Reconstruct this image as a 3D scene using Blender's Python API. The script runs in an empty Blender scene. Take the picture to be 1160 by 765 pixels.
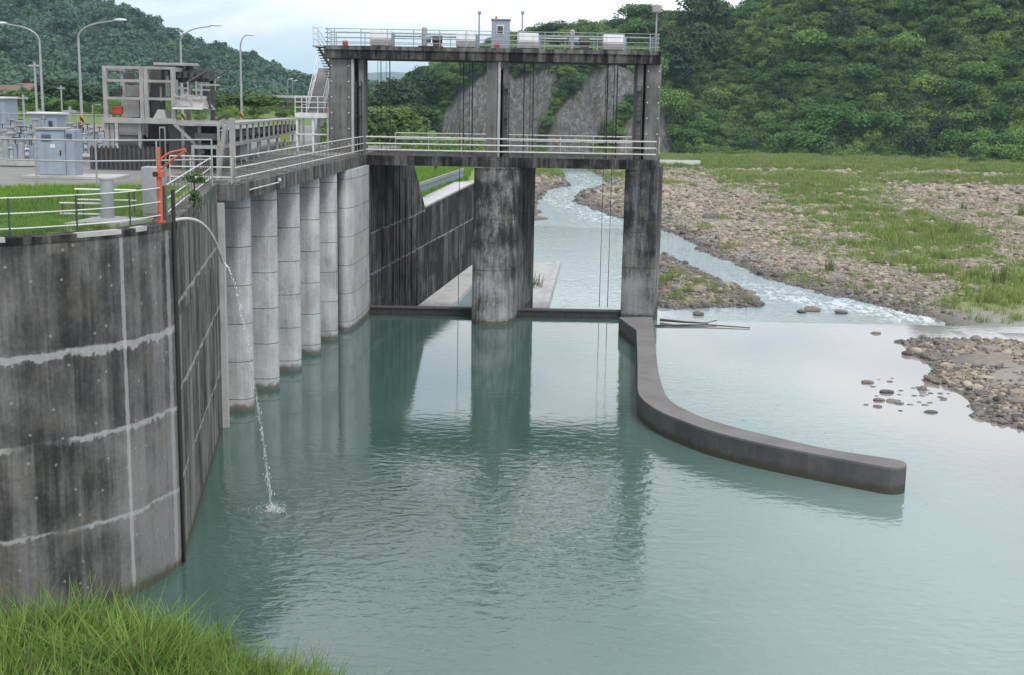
import bpy, bmesh, math, random
import numpy as np
from mathutils import Vector, Matrix, noise as mnoise
random.seed(7); RNG = np.random.default_rng(11)
SC = bpy.context.scene
COL = SC.collection
PI = math.pi

# ------------------------------------------------------------------ camera
F = 1450.0; CH = 13.6; PITCH = math.atan((382.5-109)/F); ROLL = math.radians(1.05)
CAMR = Matrix.Rotation(PI/2-PITCH, 3, 'X') @ Matrix.Rotation(ROLL, 3, 'Z')
def ray(px, py): return CAMR @ Vector(((px-580)/F, -(py-382.5)/F, -1))
def atz(px, py, z=0.0):
    d = ray(px, py); t = (z-CH)/d.z
    return Vector((d.x*t, d.y*t, z))
def aty(px, py, Y):
    d = ray(px, py); t = Y/d.y
    return Vector((d.x*t, Y, CH+d.z*t))
def plan(pts, z=0.0): return [tuple(atz(x, y, z)[:2]) for x, y in pts]
cam = bpy.data.cameras.new('camera'); camo = bpy.data.objects.new('camera', cam); COL.objects.link(camo)
camo.matrix_world = Matrix.Translation((0, 0, CH)) @ CAMR.to_4x4()
cam.sensor_fit = 'HORIZONTAL'; cam.sensor_width = 36; cam.lens = 36*F/1160; cam.clip_end = 20000; cam.clip_start = 0.5
SC.camera = camo

# ------------------------------------------------------------------ node helpers
class NT:
    def __init__(s, tree): s.t = tree; s.n = tree.nodes; s.l = tree.links
    def node(s, typ, **kw):
        n = s.n.new(typ)
        for k, v in kw.items(): setattr(n, k, v)
        return n
    def put(s, sock, v):
        if isinstance(v, bpy.types.NodeSocket): s.l.new(v, sock)
        elif v is not None:
            try: sock.default_value = v
            except Exception:
                sock.default_value = (v[0], v[1], v[2], 1) if hasattr(v, '__len__') else (v, v, v)
    def math(s, op, a, b=None, c=None, clamp=False):
        n = s.node('ShaderNodeMath', operation=op, use_clamp=clamp)
        s.put(n.inputs[0], a); s.put(n.inputs[1], b) if b is not None else 0
        if c is not None: s.put(n.inputs[2], c)
        return n.outputs[0]
    def vmul(s, v, k):
        n = s.node('ShaderNodeVectorMath', operation='MULTIPLY'); s.put(n.inputs[0], v); s.put(n.inputs[1], k)
        return n.outputs[0]
    def noise(s, v, scale=1.0, detail=4, rough=.55, dist=0.0):
        n = s.node('ShaderNodeTexNoise'); s.put(n.inputs['Vector'], v)
        n.inputs['Scale'].default_value = scale; n.inputs['Detail'].default_value = detail
        n.inputs['Roughness'].default_value = rough; n.inputs['Distortion'].default_value = dist
        return n.outputs['Fac']
    def step(s, v, a, b):           # smooth 0..1 as v goes a..b
        n = s.node('ShaderNodeMapRange', interpolation_type='SMOOTHSTEP')
        s.put(n.inputs['Value'], v)
        if a <= b:
            n.inputs['From Min'].default_value = a; n.inputs['From Max'].default_value = b
        else:
            n.inputs['From Min'].default_value = b; n.inputs['From Max'].default_value = a
            n.inputs['To Min'].default_value = 1; n.inputs['To Max'].default_value = 0
        return n.outputs[0]
    def mix(s, f, a, b, mode='MIX'):
        n = s.node('ShaderNodeMix', data_type='RGBA', blend_type=mode)
        s.put(n.inputs[0], f); s.put(n.inputs[6], col4(a)); s.put(n.inputs[7], col4(b))
        return n.outputs[2]
    def attr(s, name):
        return s.node('ShaderNodeAttribute', attribute_name=name).outputs['Fac']
    def pos(s): return s.node('ShaderNodeNewGeometry').outputs['Position']
    def xyz(s, v):
        n = s.node('ShaderNodeSeparateXYZ'); s.put(n.inputs[0], v); return n.outputs
    def bump(s, h, strength=.5, dist=.05):
        n = s.node('ShaderNodeBump'); s.put(n.inputs['Height'], h)
        s.put(n.inputs['Strength'], strength); n.inputs['Distance'].default_value = dist
        return n.outputs[0]
def col4(c):
    if isinstance(c, bpy.types.NodeSocket): return c
    if not hasattr(c, '__len__'): return (c, c, c, 1)
    return tuple(c) if len(c) == 4 else (c[0], c[1], c[2], 1)
def newmat(name):
    m = bpy.data.materials.new(name); m.use_nodes = True
    nt = NT(m.node_tree); b = m.node_tree.nodes['Principled BSDF']
    return m, nt, b
def plain(name, col, rough=.6, metal=0.0, var=.25, scale=3.0):
    m, t, b = newmat(name)
    p = t.pos(); n = t.noise(p, scale, 5)
    c = t.mix(n, [x*(1-var) for x in col[:3]], [x*(1+var) for x in col[:3]])
    n2 = t.noise(t.vmul(p, (5, 5, .5)), 1, 4)
    c = t.mix(t.math('MULTIPLY', t.step(n2, .5, .75), .35), c, [x*.55+.01 for x in col[:3]])
    t.put(b.inputs['Base Color'], c); b.inputs['Roughness'].default_value = rough; b.inputs['Metallic'].default_value = metal
    return m

def concrete(name, light=(.33, .32, .31), dark=(.10, .10, .10), bias=.5, contrast=.22, streak=.6, joint=None,
             white=(), spots=0.0, stain=None, patch=None, moss=True, waterz=0.0, vseam=None, board=None):
    m, t, b = newmat(name); p = t.pos(); x = t.xyz(p)
    n1 = t.noise(t.vmul(p, (2.3, 2.3, .15)), 1, 7, .68, .25)
    n2 = t.noise(p, .55, 5, .6)
    n3 = t.noise(p, 9, 6, .7)
    n4 = t.noise(t.vmul(p, (6, 6, .55)), 1, 6, .7, .3)
    f = t.math('ADD', t.math('MULTIPLY', n1, streak), t.math('MULTIPLY', n2, 1-streak))
    f = t.math('ADD', f, t.math('MULTIPLY', t.math('SUBTRACT', n3, .5), .16))
    f = t.math('ADD', f, t.math('MULTIPLY', t.math('SUBTRACT', n4, .5), .25))
    if board:       # form boards, each of its own tone
        bs, bk, bh = board
        u = t.math('ADD', t.math('MULTIPLY', x[0], .45), t.math('MULTIPLY', x[1], .9))
        cb = t.node('ShaderNodeCombineXYZ'); t.put(cb.inputs[0], t.math('FLOOR', t.math('DIVIDE', u, bs))); t.put(cb.inputs[1], t.math('FLOOR', t.math('DIVIDE', t.math('SUBTRACT', x[2], 2.35), bh)))
        wn = t.node('ShaderNodeTexWhiteNoise', noise_dimensions='2D'); t.put(wn.inputs['Vector'], cb.outputs[0])
        f = t.math('ADD', f, t.math('MULTIPLY', t.math('SUBTRACT', wn.outputs['Value'], .5), bk))
    if stain:
        z0, z1, k = stain
        g = t.step(t.math('ADD', x[2], t.math('MULTIPLY', t.math('SUBTRACT', n1, .5), 5.0)), z0, z1)
        f = t.math('SUBTRACT', f, t.math('MULTIPLY', g, k))
    if patch:       # a paler patch towards a place (cx, cy, radius, gain)
        cx, cy, rad, k = patch
        d = t.math('SQRT', t.math('ADD', t.math('POWER', t.math('SUBTRACT', x[0], cx), 2), t.math('POWER', t.math('SUBTRACT', x[1], cy), 2)))
        d = t.math('ADD', d, t.math('MULTIPLY', t.math('SUBTRACT', n1, .5), rad*1.4))
        f = t.math('ADD', f, t.math('MULTIPLY', t.step(d, rad, rad*.25), t.math('MULTIPLY', t.step(x[2], 9.5, 1.0), k)))
    f = t.step(f, bias-contrast, bias+contrast)
    c = t.mix(f, dark, light)
    # warm/brown tint blotches
    c = t.mix(t.math('MULTIPLY', t.step(t.noise(p, .9, 3), .5, .7), .25), c, (.20, .17, .13))
    if joint:
        sp, off, w, k = joint
        fr = t.math('ABSOLUTE', t.math('SUBTRACT', t.math('FRACT', t.math('DIVIDE', t.math('ADD', x[2], off+100*sp), sp)), .5))
        ln = t.step(t.math('ADD', fr, t.math('MULTIPLY', t.math('SUBTRACT', n3, .5), .01)), w/sp, w/sp*.4)
        c = t.mix(t.math('MULTIPLY', ln, k), c, (.03, .03, .03))
    for zj, wj in white:
        wob = t.math('MULTIPLY', t.math('SUBTRACT', t.noise(p, 1.3, 8, .75), .5), .95)
        drip = t.math('MULTIPLY', t.math('SUBTRACT', n4, .45), .55)
        d = t.math('SUBTRACT', x[2], zj)
        d = t.math('ADD', d, t.math('MULTIPLY', wob, .35))
        up = t.step(d, .07, .0)
        lo = t.step(t.math('ADD', d, t.math('MULTIPLY', t.math('ADD', drip, wob), .35+wj*1.6)), -wj-.04, -wj+.04)
        msk = t.math('MULTIPLY', t.math('MULTIPLY', up, lo), t.step(t.noise(p, .5, 3), .30, .45))
        c = t.mix(t.math('MULTIPLY', msk, .8), c, t.mix(n3, (.28, .285, .29), (.50, .51, .515)))
    if vseam:       # pale vertical efflorescence at plan places
        for (cx, cy, w, k) in vseam:
            d = t.math('SQRT', t.math('ADD', t.math('POWER', t.math('SUBTRACT', x[0], cx), 2), t.math('POWER', t.math('SUBTRACT', x[1], cy), 2)))
            d = t.math('ADD', d, t.math('MULTIPLY', t.math('SUBTRACT', t.noise(p, 2.0, 5), .5), w*1.2))
            c = t.mix(t.math('MULTIPLY', t.step(d, w, w*.4), k), c, (.50, .52, .53))
    if spots:
        v = t.node('ShaderNodeTexVoronoi', voronoi_dimensions='2D'); cs = t.node('ShaderNodeCombineXYZ')
        t.put(cs.inputs[0], t.math('ADD', t.math('MULTIPLY', x[0], .45), t.math('MULTIPLY', x[1], .9))); t.put(cs.inputs[1], x[2]); t.put(v.inputs['Vector'], cs.outputs[0]); v.inputs['Scale'].default_value = 1.1
        ms = t.step(t.math('ADD', v.outputs['Distance'], t.math('MULTIPLY', t.math('SUBTRACT', n3, .5), .05)), .052, .03)
        c = t.mix(t.math('MULTIPLY', ms, spots), c, (.36, .36, .355))
    if moss:
        zz = t.math('ADD', t.math('SUBTRACT', x[2], waterz), t.math('MULTIPLY', t.math('SUBTRACT', t.noise(p, 3, 4), .5), .5))
        c = t.mix(t.math('MULTIPLY', t.step(zz, .42, .12), .8), c, (.055, .055, .03))
    c = t.mix(.35, c, t.mix(n3, .25, 1.2), 'MULTIPLY')
    t.put(b.inputs['Base Color'], c); b.inputs['Roughness'].default_value = .85
    b.inputs['Specular IOR Level'].default_value = .25
    t.put(b.inputs['Normal'], t.bump(t.math('ADD', n3, t.math('MULTIPLY', n4, .6)), .35, .03))
    return m

def foliage(name, dark, light, trans=.25, varscale=.06):
    m, t, b = newmat(name)
    r = t.node('ShaderNodeObjectInfo').outputs['Random']
    n = t.noise(t.pos(), varscale, 3); n2 = t.noise(t.pos(), 1.7, 2)
    f = t.math('ADD', t.math('MULTIPLY', r, .55), t.math('MULTIPLY', t.math('SUBTRACT', n, .3), .8))
    f = t.math('ADD', f, t.math('MULTIPLY', t.math('SUBTRACT', n2, .5), .5), clamp=True)
    c = t.mix(f, dark, light)
    t.put(b.inputs['Base Color'], c); b.inputs['Roughness'].default_value = .6; b.inputs['Specular IOR Level'].default_value = .25
    tr = t.node('ShaderNodeBsdfTranslucent'); t.put(tr.inputs[0], t.mix(.5, c, (.10, .16, .02)))
    mx = t.node('ShaderNodeMixShader'); mx.inputs[0].default_value = trans
    t.l.new(b.outputs[0], mx.inputs[1]); t.l.new(tr.outputs[0], mx.inputs[2])
    t.l.new(mx.outputs[0], t.n['Material Output'].inputs[0])
    return m

# ------------------------------------------------------------------ mesh helpers
class MB:
    def __init__(s): s.v = []; s.f = []; s.sm = []
    def add(s, vs, fs, smooth=False):
        o = len(s.v); s.v += [tuple(v) for v in vs]
        for f in fs: s.f.append([i+o for i in f]); s.sm.append(smooth)
        return s
    def box(s, x0, x1, y0, y1, z0, z1, rot=0.0, piv=None):
        vs = [(x, y, z) for z in (z0, z1) for x, y in ((x0, y0), (x1, y0), (x1, y1), (x0, y1))]
        if rot:
            cx, cy = piv if piv else ((x0+x1)/2, (y0+y1)/2); c, n = math.cos(rot), math.sin(rot)
            vs = [(cx+(x-cx)*c-(y-cy)*n, cy+(x-cx)*n+(y-cy)*c, z) for x, y, z in vs]
        return s.add(vs, [(3, 2, 1, 0), (4, 5, 6, 7), (0, 1, 5, 4), (1, 2, 6, 5), (2, 3, 7, 6), (3, 0, 4, 7)])
    def bar(s, p0, p1, w, h=None):      # square bar between two points
        h = h or w; p0 = Vector(p0); p1 = Vector(p1); d = (p1-p0).normalized()
        u = d.cross(Vector((0, 0, 1)));
        if u.length < 1e-3: u = Vector((1, 0, 0))
        u.normalize(); n = u.cross(d)
        vs = []
        for p in (p0, p1):
            for a, c in ((-1, -1), (1, -1), (1, 1), (-1, 1)): vs.append(p+u*a*w/2+n*c*h/2)
        return s.add(vs, [(3, 2, 1, 0), (4, 5, 6, 7), (0, 1, 5, 4), (1, 2, 6, 5), (2, 3, 7, 6), (3, 0, 4, 7)])
    def tube(s, pts, r, seg=8, r1=None):
        pts = [Vector(p) for p in pts]; n = len(pts); vs = []; fs = []
        for i, p in enumerate(pts):
            d = (pts[min(i+1, n-1)]-pts[max(i-1, 0)]).normalized()
            u = d.cross(Vector((0, 0, 1)))
            if u.length < 1e-3: u = d.cross(Vector((0, 1, 0)))
            u.normalize(); w = u.cross(d)
            rr = r if r1 is None else r+(r1-r)*i/(n-1)
            for k in range(seg):
                a = 2*PI*k/seg; vs.append(p+u*math.cos(a)*rr+w*math.sin(a)*rr)
        for i in range(n-1):
            for k in range(seg):
                k2 = (k+1) % seg; fs.append((i*seg+k, i*seg+k2, (i+1)*seg+k2, (i+1)*seg+k))
        s.add(vs, fs, True)
        s.add([vs[k] for k in range(seg)], [tuple(range(seg-1, -1, -1))]); s.add(vs[-seg:], [tuple(range(seg))])
        return s
    def prism(s, poly, z0, z1, smooth=False):
        n = len(poly); a = sum(poly[i][0]*poly[(i+1) % n][1]-poly[(i+1) % n][0]*poly[i][1] for i in range(n))
        if a < 0: poly = poly[::-1]
        vs = [(x, y, z0) for x, y in poly]+[(x, y, z1) for x, y in poly]
        s.add(vs, [(i, (i+1) % n, n+(i+1) % n, n+i) for i in range(n)], smooth)
        s.add(vs, [tuple(range(n-1, -1, -1)), tuple(range(n, 2*n))])
        return s
    def ball(s, c, rx, ry, rz, seg=10, rings=6, jit=0.0):
        vs = []; fs = []
        for i in range(rings+1):
            th = PI*i/rings
            for k in range(seg):
                a = 2*PI*k/seg; j = 1+random.uniform(-jit, jit) if 0 < i < rings else 1
                vs.append((c[0]+rx*math.sin(th)*math.cos(a)*j, c[1]+ry*math.sin(th)*math.sin(a)*j, c[2]-rz*math.cos(th)*j))
        for i in range(rings):
            for k in range(seg): fs.append((i*seg+k, i*seg+(k+1) % seg, (i+1)*seg+(k+1) % seg, (i+1)*seg+k))
        return s.add(vs, fs, True)
    def mesh(s, name, mat, off=(0, 0, 0)):
        me = bpy.data.meshes.new(name)
        me.from_pydata([(v[0]-off[0], v[1]-off[1], v[2]-off[2]) for v in s.v], [], s.f)
        me.polygons.foreach_set('use_smooth', s.sm)
        if mat: me.materials.append(mat)
        me.update(); return me
    def build(s, name, mat, parent=None, loc=None, bevel=0.0, label=None):
        if parent is not None: off = WLOC[parent.name]
        else: off = loc if loc is not None else (0, 0, 0)
        if parent is None and loc is None and s.v:
            a = np.array(s.v); off = ((a[:, 0].min()+a[:, 0].max())/2, (a[:, 1].min()+a[:, 1].max())/2, a[:, 2].min())
        me = s.mesh(name, mat, off); o = bpy.data.objects.new(name, me); COL.objects.link(o)
        if parent is not None: o.parent = parent
        else: o.location = off
        WLOC[o.name] = tuple(off)
        if bevel:
            md = o.modifiers.new('bevel', 'BEVEL'); md.width = bevel; md.segments = 2; md.limit_method = 'ANGLE'
            md.harden_normals = False
        if label: o['label'] = label
        return o
WLOC = {}
def tag(o, label=None, cat=None, group=None, kind=None):
    if label: o['label'] = label
    if cat: o['category'] = cat
    if group: o['group'] = group
    if kind: o['kind'] = kind
    return o
def empty(name, loc, label, cat, group=None):
    o = bpy.data.objects.new(name, None); COL.objects.link(o); o.location = loc; o.empty_display_size = .2
    WLOC[o.name] = tuple(loc); return tag(o, label, cat, group)
def copy_tree(o, loc=None, label=None, rotz=None, scale=None):
    def rec(a, par):
        c = a.copy(); COL.objects.link(c)
        if par: c.parent = par
        for ch in a.children: rec(ch, c)
        return c
    c = rec(o, None)
    if loc is not None: c.location = loc
    if rotz is not None: c.rotation_euler = (0, 0, rotz)
    if scale is not None: c.scale = (scale,)*3 if not hasattr(scale, '__len__') else scale
    if label: c['label'] = label
    return c

HID = {}
def proto_collection(name, meshes):
    c = bpy.data.collections.new(name)
    for i, me in enumerate(meshes):
        o = bpy.data.objects.new('%s_%02d' % (name, i), me); c.objects.link(o)
    return c
def scatter(name, pts, scl, rot, idx, coll):
    """one object of stuff: the collection's meshes set on the points"""
    me = bpy.data.meshes.new(name); n = len(pts)
    me.vertices.add(n); me.vertices.foreach_set('co', np.asarray(pts, dtype=np.float32).ravel())
    a = me.attributes.new('scl', 'FLOAT_VECTOR', 'POINT'); a.data.foreach_set('vector', np.asarray(scl, dtype=np.float32).ravel())
    a = me.attributes.new('rot', 'FLOAT_VECTOR', 'POINT'); a.data.foreach_set('vector', np.asarray(rot, dtype=np.float32).ravel())
    a = me.attributes.new('idx', 'INT', 'POINT'); a.data.foreach_set('value', np.asarray(idx, dtype=np.int32))
    me.update()
    o = bpy.data.objects.new(name, me); COL.objects.link(o)
    g = bpy.data.node_groups.new(name, 'GeometryNodeTree')
    g.interface.new_socket('Geometry', in_out='INPUT', socket_type='NodeSocketGeometry')
    g.interface.new_socket('Geometry', in_out='OUTPUT', socket_type='NodeSocketGeometry')
    N = g.nodes; L = g.links
    gi = N.new('NodeGroupInput'); go = N.new('NodeGroupOutput')
    ci = N.new('GeometryNodeCollectionInfo'); ci.inputs['Collection'].default_value = coll
    ci.inputs['Separate Children'].default_value = True; ci.inputs['Reset Children'].default_value = True
    ip = N.new('GeometryNodeInstanceOnPoints'); ip.inputs['Pick Instance'].default_value = True
    def na(nm, ty):
        q = N.new('GeometryNodeInputNamedAttribute'); q.data_type = ty; q.inputs['Name'].default_value = nm; return q.outputs['Attribute']
    L.new(gi.outputs[0], ip.inputs['Points']); L.new(ci.outputs[0], ip.inputs['Instance'])
    L.new(na('idx', 'INT'), ip.inputs['Instance Index'])
    L.new(na('rot', 'FLOAT_VECTOR'), ip.inputs['Rotation']); L.new(na('scl', 'FLOAT_VECTOR'), ip.inputs['Scale'])
    L.new(ip.outputs[0], go.inputs[0])
    md = o.modifiers.new('scatter', 'NODES'); md.node_group = g
    return o

# ------------------------------------------------------------------ numpy helpers
def sdf(poly, X, Y):
    """signed distance to a plan polygon, negative inside"""
    P = np.array(poly); d = np.full(X.shape, 1e9); ins = np.zeros(X.shape, bool)
    n = len(P)
    for i in range(n):
        ax, ay = P[i]; bx, by = P[(i+1) % n]; ex, ey = bx-ax, by-ay
        wx, wy = X-ax, Y-ay; tt = np.clip((wx*ex+wy*ey)/(ex*ex+ey*ey+1e-12), 0, 1)
        d = np.minimum(d, np.hypot(wx-ex*tt, wy-ey*tt))
        c = ((ay > Y) != (by > Y)) & (X < (bx-ax)*(Y-ay)/(by-ay+1e-12)+ax)
        ins ^= c
    return np.where(ins, -d, d)
def vnoise(X, Y, s, seed=0):
    """smooth value noise, -1..1"""
    r = np.random.default_rng(seed); T = r.uniform(-1, 1, (256, 256))
    x = X*s+1000.5; y = Y*s+1000.5; xi = np.floor(x).astype(int); yi = np.floor(y).astype(int)
    fx = x-xi; fy = y-yi; fx = fx*fx*(3-2*fx); fy = fy*fy*(3-2*fy)
    g = lambda a, b: T[a % 256, b % 256]
    return (g(xi, yi)*(1-fx)+g(xi+1, yi)*fx)*(1-fy)+(g(xi, yi+1)*(1-fx)+g(xi+1, yi+1)*fx)*fy
def fbm(X, Y, s, oct=4, seed=0):
    v = 0; a = 1; tot = 0
    for o in range(oct): v = v+a*vnoise(X, Y, s*2**o, seed+o); tot += a; a *= .5
    return v/tot
def sstep(a, b, x):
    t = np.clip((x-a)/(b-a), 0, 1); return t*t*(3-2*t)
def gridmesh(name, xs, ys, zf, mat, attrs=None):
    X, Y = np.meshgrid(xs, ys); Z = zf(X, Y); n, m = X.shape
    me = bpy.data.meshes.new(name)
    me.vertices.add(n*m); me.vertices.foreach_set('co', np.stack([X, Y, Z], -1).astype(np.float32).ravel())
    i = np.arange((n-1)*(m-1)); r = i//(m-1); c = i % (m-1); a = r*m+c
    q = np.stack([a, a+1, a+m+1, a+m], -1).astype(np.int32)
    me.loops.add(q.size); me.loops.foreach_set('vertex_index', q.ravel())
    me.polygons.add(len(q)); me.polygons.foreach_set('loop_start', np.arange(0, q.size, 4, dtype=np.int32))
    me.update(calc_edges=True); me.polygons.foreach_set('use_smooth', np.ones(len(q), bool))
    if attrs:
        for k, fn in attrs.items():
            at = me.attributes.new(k, 'FLOAT', 'POINT'); at.data.foreach_set('value', np.asarray(fn(X, Y, Z), dtype=np.float32).ravel())
    me.materials.append(mat); me.update()
    o = bpy.data.objects.new(name, me); COL.objects.link(o); return o

# ================================================================== MATERIALS
M = {}
M['wall'] = concrete('stained_wall_concrete', (.225, .222, .217), (.030, .030, .031), bias=.545, contrast=.21, streak=.5, board=(.55, .10, 2.4), white=((7.05, .15), (4.75, .085), (2.35, .055)), spots=.55,
                     patch=(-9.4, 34.3, 2.6, .17), vseam=((-10.2, 33.1, .08, .5), (-9.56, 35.1, .15, .4)))
M['wall2'] = concrete('side_wall_concrete', (.26, .25, .23), (.028, .028, .026), bias=.52, contrast=.16, streak=.7, board=(.5, .12, 2.4), white=((7.6, .06), (5.1, .08), (2.5, .05)), spots=.3)
M['pile'] = concrete('intake_pier_concrete', (.58, .59, .60), (.24, .25, .26), bias=.46, contrast=.26, streak=.5, joint=(1.65, .3, .022, .85))
M['pier'] = concrete('gate_pier_concrete', (.29, .295, .30), (.020, .020, .021), bias=.49, contrast=.16, streak=.5, joint=(3.0, 1.3, .03, .8), stain=(2.0, 6.0, .10))
M['channel'] = concrete('channel_wall_concrete', (.20, .195, .19), (.010, .010, .011), bias=.56, contrast=.15, streak=.6, joint=(2.6, .4, .03, .5), white=((2.4, .03), (5.0, .03)), board=(.6, .10, 2.6), waterz=-2.1)
M['lowwall'] = concrete('stained_low_wall_concrete', (.15, .143, .137), (.010, .010, .011), bias=.62, contrast=.16, streak=.7, joint=(2.6, .4, .04, .6), white=((2.4, .03),), board=(1.6, .22, 2.6), waterz=-2.1)
M['deck'] = concrete('deck_edge_concrete', (.16, .15, .145), (.010, .010, .010), bias=.56, contrast=.13, streak=.7, moss=False)
M['column'] = concrete('column_concrete', (.235, .23, .225), (.065, .063, .062), bias=.50, contrast=.20, streak=.6, moss=False, spots=.0)
M['deckpale'] = concrete('intake_beam_concrete', (.21, .205, .20), (.020, .019, .019), bias=.52, contrast=.16, streak=.75, moss=False)
M['pale'] = concrete('pale_concrete', (.50, .50, .49), (.28, .28, .27), bias=.42, contrast=.3, streak=.4, moss=False)
M['apron'] = concrete('wet_apron_concrete', (.46, .43, .42), (.27, .25, .245), bias=.45, contrast=.3, streak=.1, moss=False)
M['apron'].node_tree.nodes['Principled BSDF'].inputs['Roughness'].default_value = .22; M['apron'].node_tree.nodes['Principled BSDF'].inputs['Specular IOR Level'].default_value = .9
M['guide'] = concrete('guide_wall_concrete', (.115, .118, .119), (.062, .064, .065), bias=.45, contrast=.3, streak=.35, moss=True, board=(2.4, .22, 9))
M['dark'] = plain('shade_black', (.012, .012, .013), .9)  # near-black colour paints the shade inside the intake and gate slots
M['white'] = plain('white_paint', (.62, .63, .64), .5)
M['rail'] = plain('grey_white_rail_paint', (.50, .50, .47), .55, var=.4, scale=2)
M['galv'] = plain('galvanised_steel', (.34, .355, .37), .45, .35)
M['post'] = plain('dark_fence_post', (.045, .06, .05), .6)
M['blue'] = plain('pale_blue_paint', (.26, .305, .37), .5, var=.2)
M['bluedark'] = plain('grey_blue_trim', (.22, .28, .35), .5)
M['black'] = plain('black_steel', (.02, .02, .021), .6)
M['gate'] = plain('gate_leaf_steel', (.045, .044, .042), .6)
M['red'] = plain('red_paint', (.50, .05, .035), .5)
M['orange'] = plain('orange_red_paint', (.52, .115, .055), .55)
M['steelc'] = plain('weathered_grey_steel', (.30, .29, .285), .7, var=.55, scale=1.5)
M['railpost'] = plain('weathered_rail_post', (.17, .16, .14), .7)
M['steeld'] = plain('dark_grimy_steel', (.06, .06, .062), .7, var=.5)
M['purple'] = plain('purple_girder_paint', (.22, .10, .15), .6)
M['glass'] = plain('dark_window_glass', (.03, .04, .05), .1)
M['wood'] = plain('driftwood', (.06, .05, .045), .9)
M['bark'] = plain('bark', (.07, .055, .04), .9)
M['stone'] = None
m, t, b = newmat('stripe_yellow_black')
p = t.xyz(t.pos()); f = t.math('FRACT', t.math('MULTIPLY', t.math('ADD', t.math('ADD', p[2], p[0]), p[1]), 1.6))
t.put(b.inputs['Base Color'], t.mix(t.math('GREATER_THAN', f, .5), (.02, .02, .02), (.60, .27, .02))); b.inputs['Roughness'].default_value = .6
M['stripe'] = m
def stone_mat(name, dark, light):
    m, t, b = newmat(name)
    r = t.node('ShaderNodeObjectInfo').outputs['Random']; n = t.noise(t.pos(), 2.2, 5)
    f = t.math('ADD', t.math('MULTIPLY', r, .7), t.math('MULTIPLY', n, .4), clamp=True)
    c = t.mix(f, dark, light); c = t.mix(t.math('MULTIPLY', t.step(t.noise(t.pos(), .3, 3), .5, .65), .4), c, (.20, .15, .11))
    t.put(b.inputs['Base Color'], c); b.inputs['Roughness'].default_value = .8
    return m
M['stone'] = stone_mat('river_stone', (.074, .062, .045), (.385, .33, .255))
M['wetstone'] = stone_mat('wet_stone', (.055, .05, .046), (.19, .17, .155))
M['leafL'] = foliage('far_forest_leaves', (.028, .072, .055), (.11, .19, .115), .2, .012)  # blue cast in the leaf colour stands in for distant haze
M['leafR'] = foliage('hillside_leaves', (.040, .105, .028), (.25, .38, .075), .3, .022)
M['leafN'] = foliage('tree_leaves', (.025, .07, .02), (.10, .19, .04), .25, .08)
M['leafD'] = foliage('dark_tree_leaves', (.018, .046, .020), (.055, .105, .036), .2, .08)
M['leafB'] = foliage('bright_bush_leaves', (.05, .10, .022), (.13, .22, .045), .3, .1)
M['leafY'] = foliage('dry_leaves', (.11, .085, .035), (.20, .15, .06), .2, .1)
M['grassN'] = foliage('bank_grass', (.055, .13, .018), (.30, .43, .10), .4, .9)
M['grassT'] = foliage('terrace_grass', (.11, .23, .025), (.24, .40, .055), .35, .3)
M['grassM'] = foliage('meadow_grass', (.145, .215, .055), (.37, .42, .145), .35, .035)
M['reed'] = foliage('reed_tuft', (.07, .11, .03), (.16, .20, .06), .3, .05)

# ================================================================== LEAF CLUMP PROTOTYPES
def crown_mesh(name, mat, seed, clumps=14, leaves=60, leaf=.15, flat=.75, low=-.35, spread=1.0):
    r = np.random.default_rng(seed); C = []
    while len(C) < clumps:
        d = r.normal(size=3); d /= np.linalg.norm(d)
        if d[2] < low: continue
        C.append((d*np.array([spread, spread, flat])*r.uniform(.45, .72), r.uniform(.26, .44)))
    vs = []; fs = []
    for c, cr in C:
        d = r.normal(size=(leaves, 3)); d /= np.linalg.norm(d, axis=1)[:, None]; d[:, 2] = np.where(d[:, 2] < -.3, -d[:, 2], d[:, 2])
        p = c+d*cr*r.uniform(.72, 1.08, (leaves, 1))*np.array([1, 1, .8])
        nrm = d*.8+r.normal(size=(leaves, 3))*.45+np.array([0, 0, .35]); nrm /= np.linalg.norm(nrm, axis=1)[:, None]
        tx = np.cross(nrm, r.normal(size=(leaves, 3))); tx /= np.linalg.norm(tx, axis=1)[:, None]; ty = np.cross(nrm, tx)
        sz = leaf*r.uniform(.6, 1.35, (leaves, 1))
        for k in range(leaves):
            o = len(vs); a = tx[k]*sz[k]*.5; bb = ty[k]*sz[k]*.34
            vs += [tuple(p[k]-a), tuple(p[k]-bb+nrm[k]*sz[k]*.06), tuple(p[k]+a), tuple(p[k]+bb+nrm[k]*sz[k]*.06)]; fs.append((o, o+1, o+2, o+3))
    me = bpy.data.meshes.new(name); me.from_pydata(vs, [], fs); me.materials.append(mat); me.update(); return me
def blade_mesh(name, mat, seed, n=16, h=1.0, spread=.25, w=.03, lean=.45):
    r = random.Random(seed); vs = []; fs = []
    for k in range(n):
        a = r.uniform(0, 2*PI); rad = spread*math.sqrt(r.random()); x, y = rad*math.cos(a), rad*math.sin(a)
        L = h*r.uniform(.55, 1.1); la = a+r.uniform(-.8, .8); ln = lean*r.uniform(.2, 1.2); ww = w*r.uniform(.7, 1.3)
        px, py = -math.sin(la), math.cos(la); o = len(vs)
        for i, tt in enumerate((0, .35, .7, 1)):
            b = ln*L*tt*tt; zz = L*tt*(1-.25*ln*tt); wd = ww*(1-tt)**.6/2 if i < 3 else 0.002
            cx, cy = x+math.cos(la)*b, y+math.sin(la)*b
            vs += [(cx-px*wd, cy-py*wd, zz), (cx+px*wd, cy+py*wd, zz)]
        for i in range(3): fs.append((o+2*i, o+2*i+1, o+2*i+3, o+2*i+2))
    me = bpy.data.meshes.new(name); me.from_pydata(vs, [], fs); me.materials.append(mat); me.update(); return me
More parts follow.
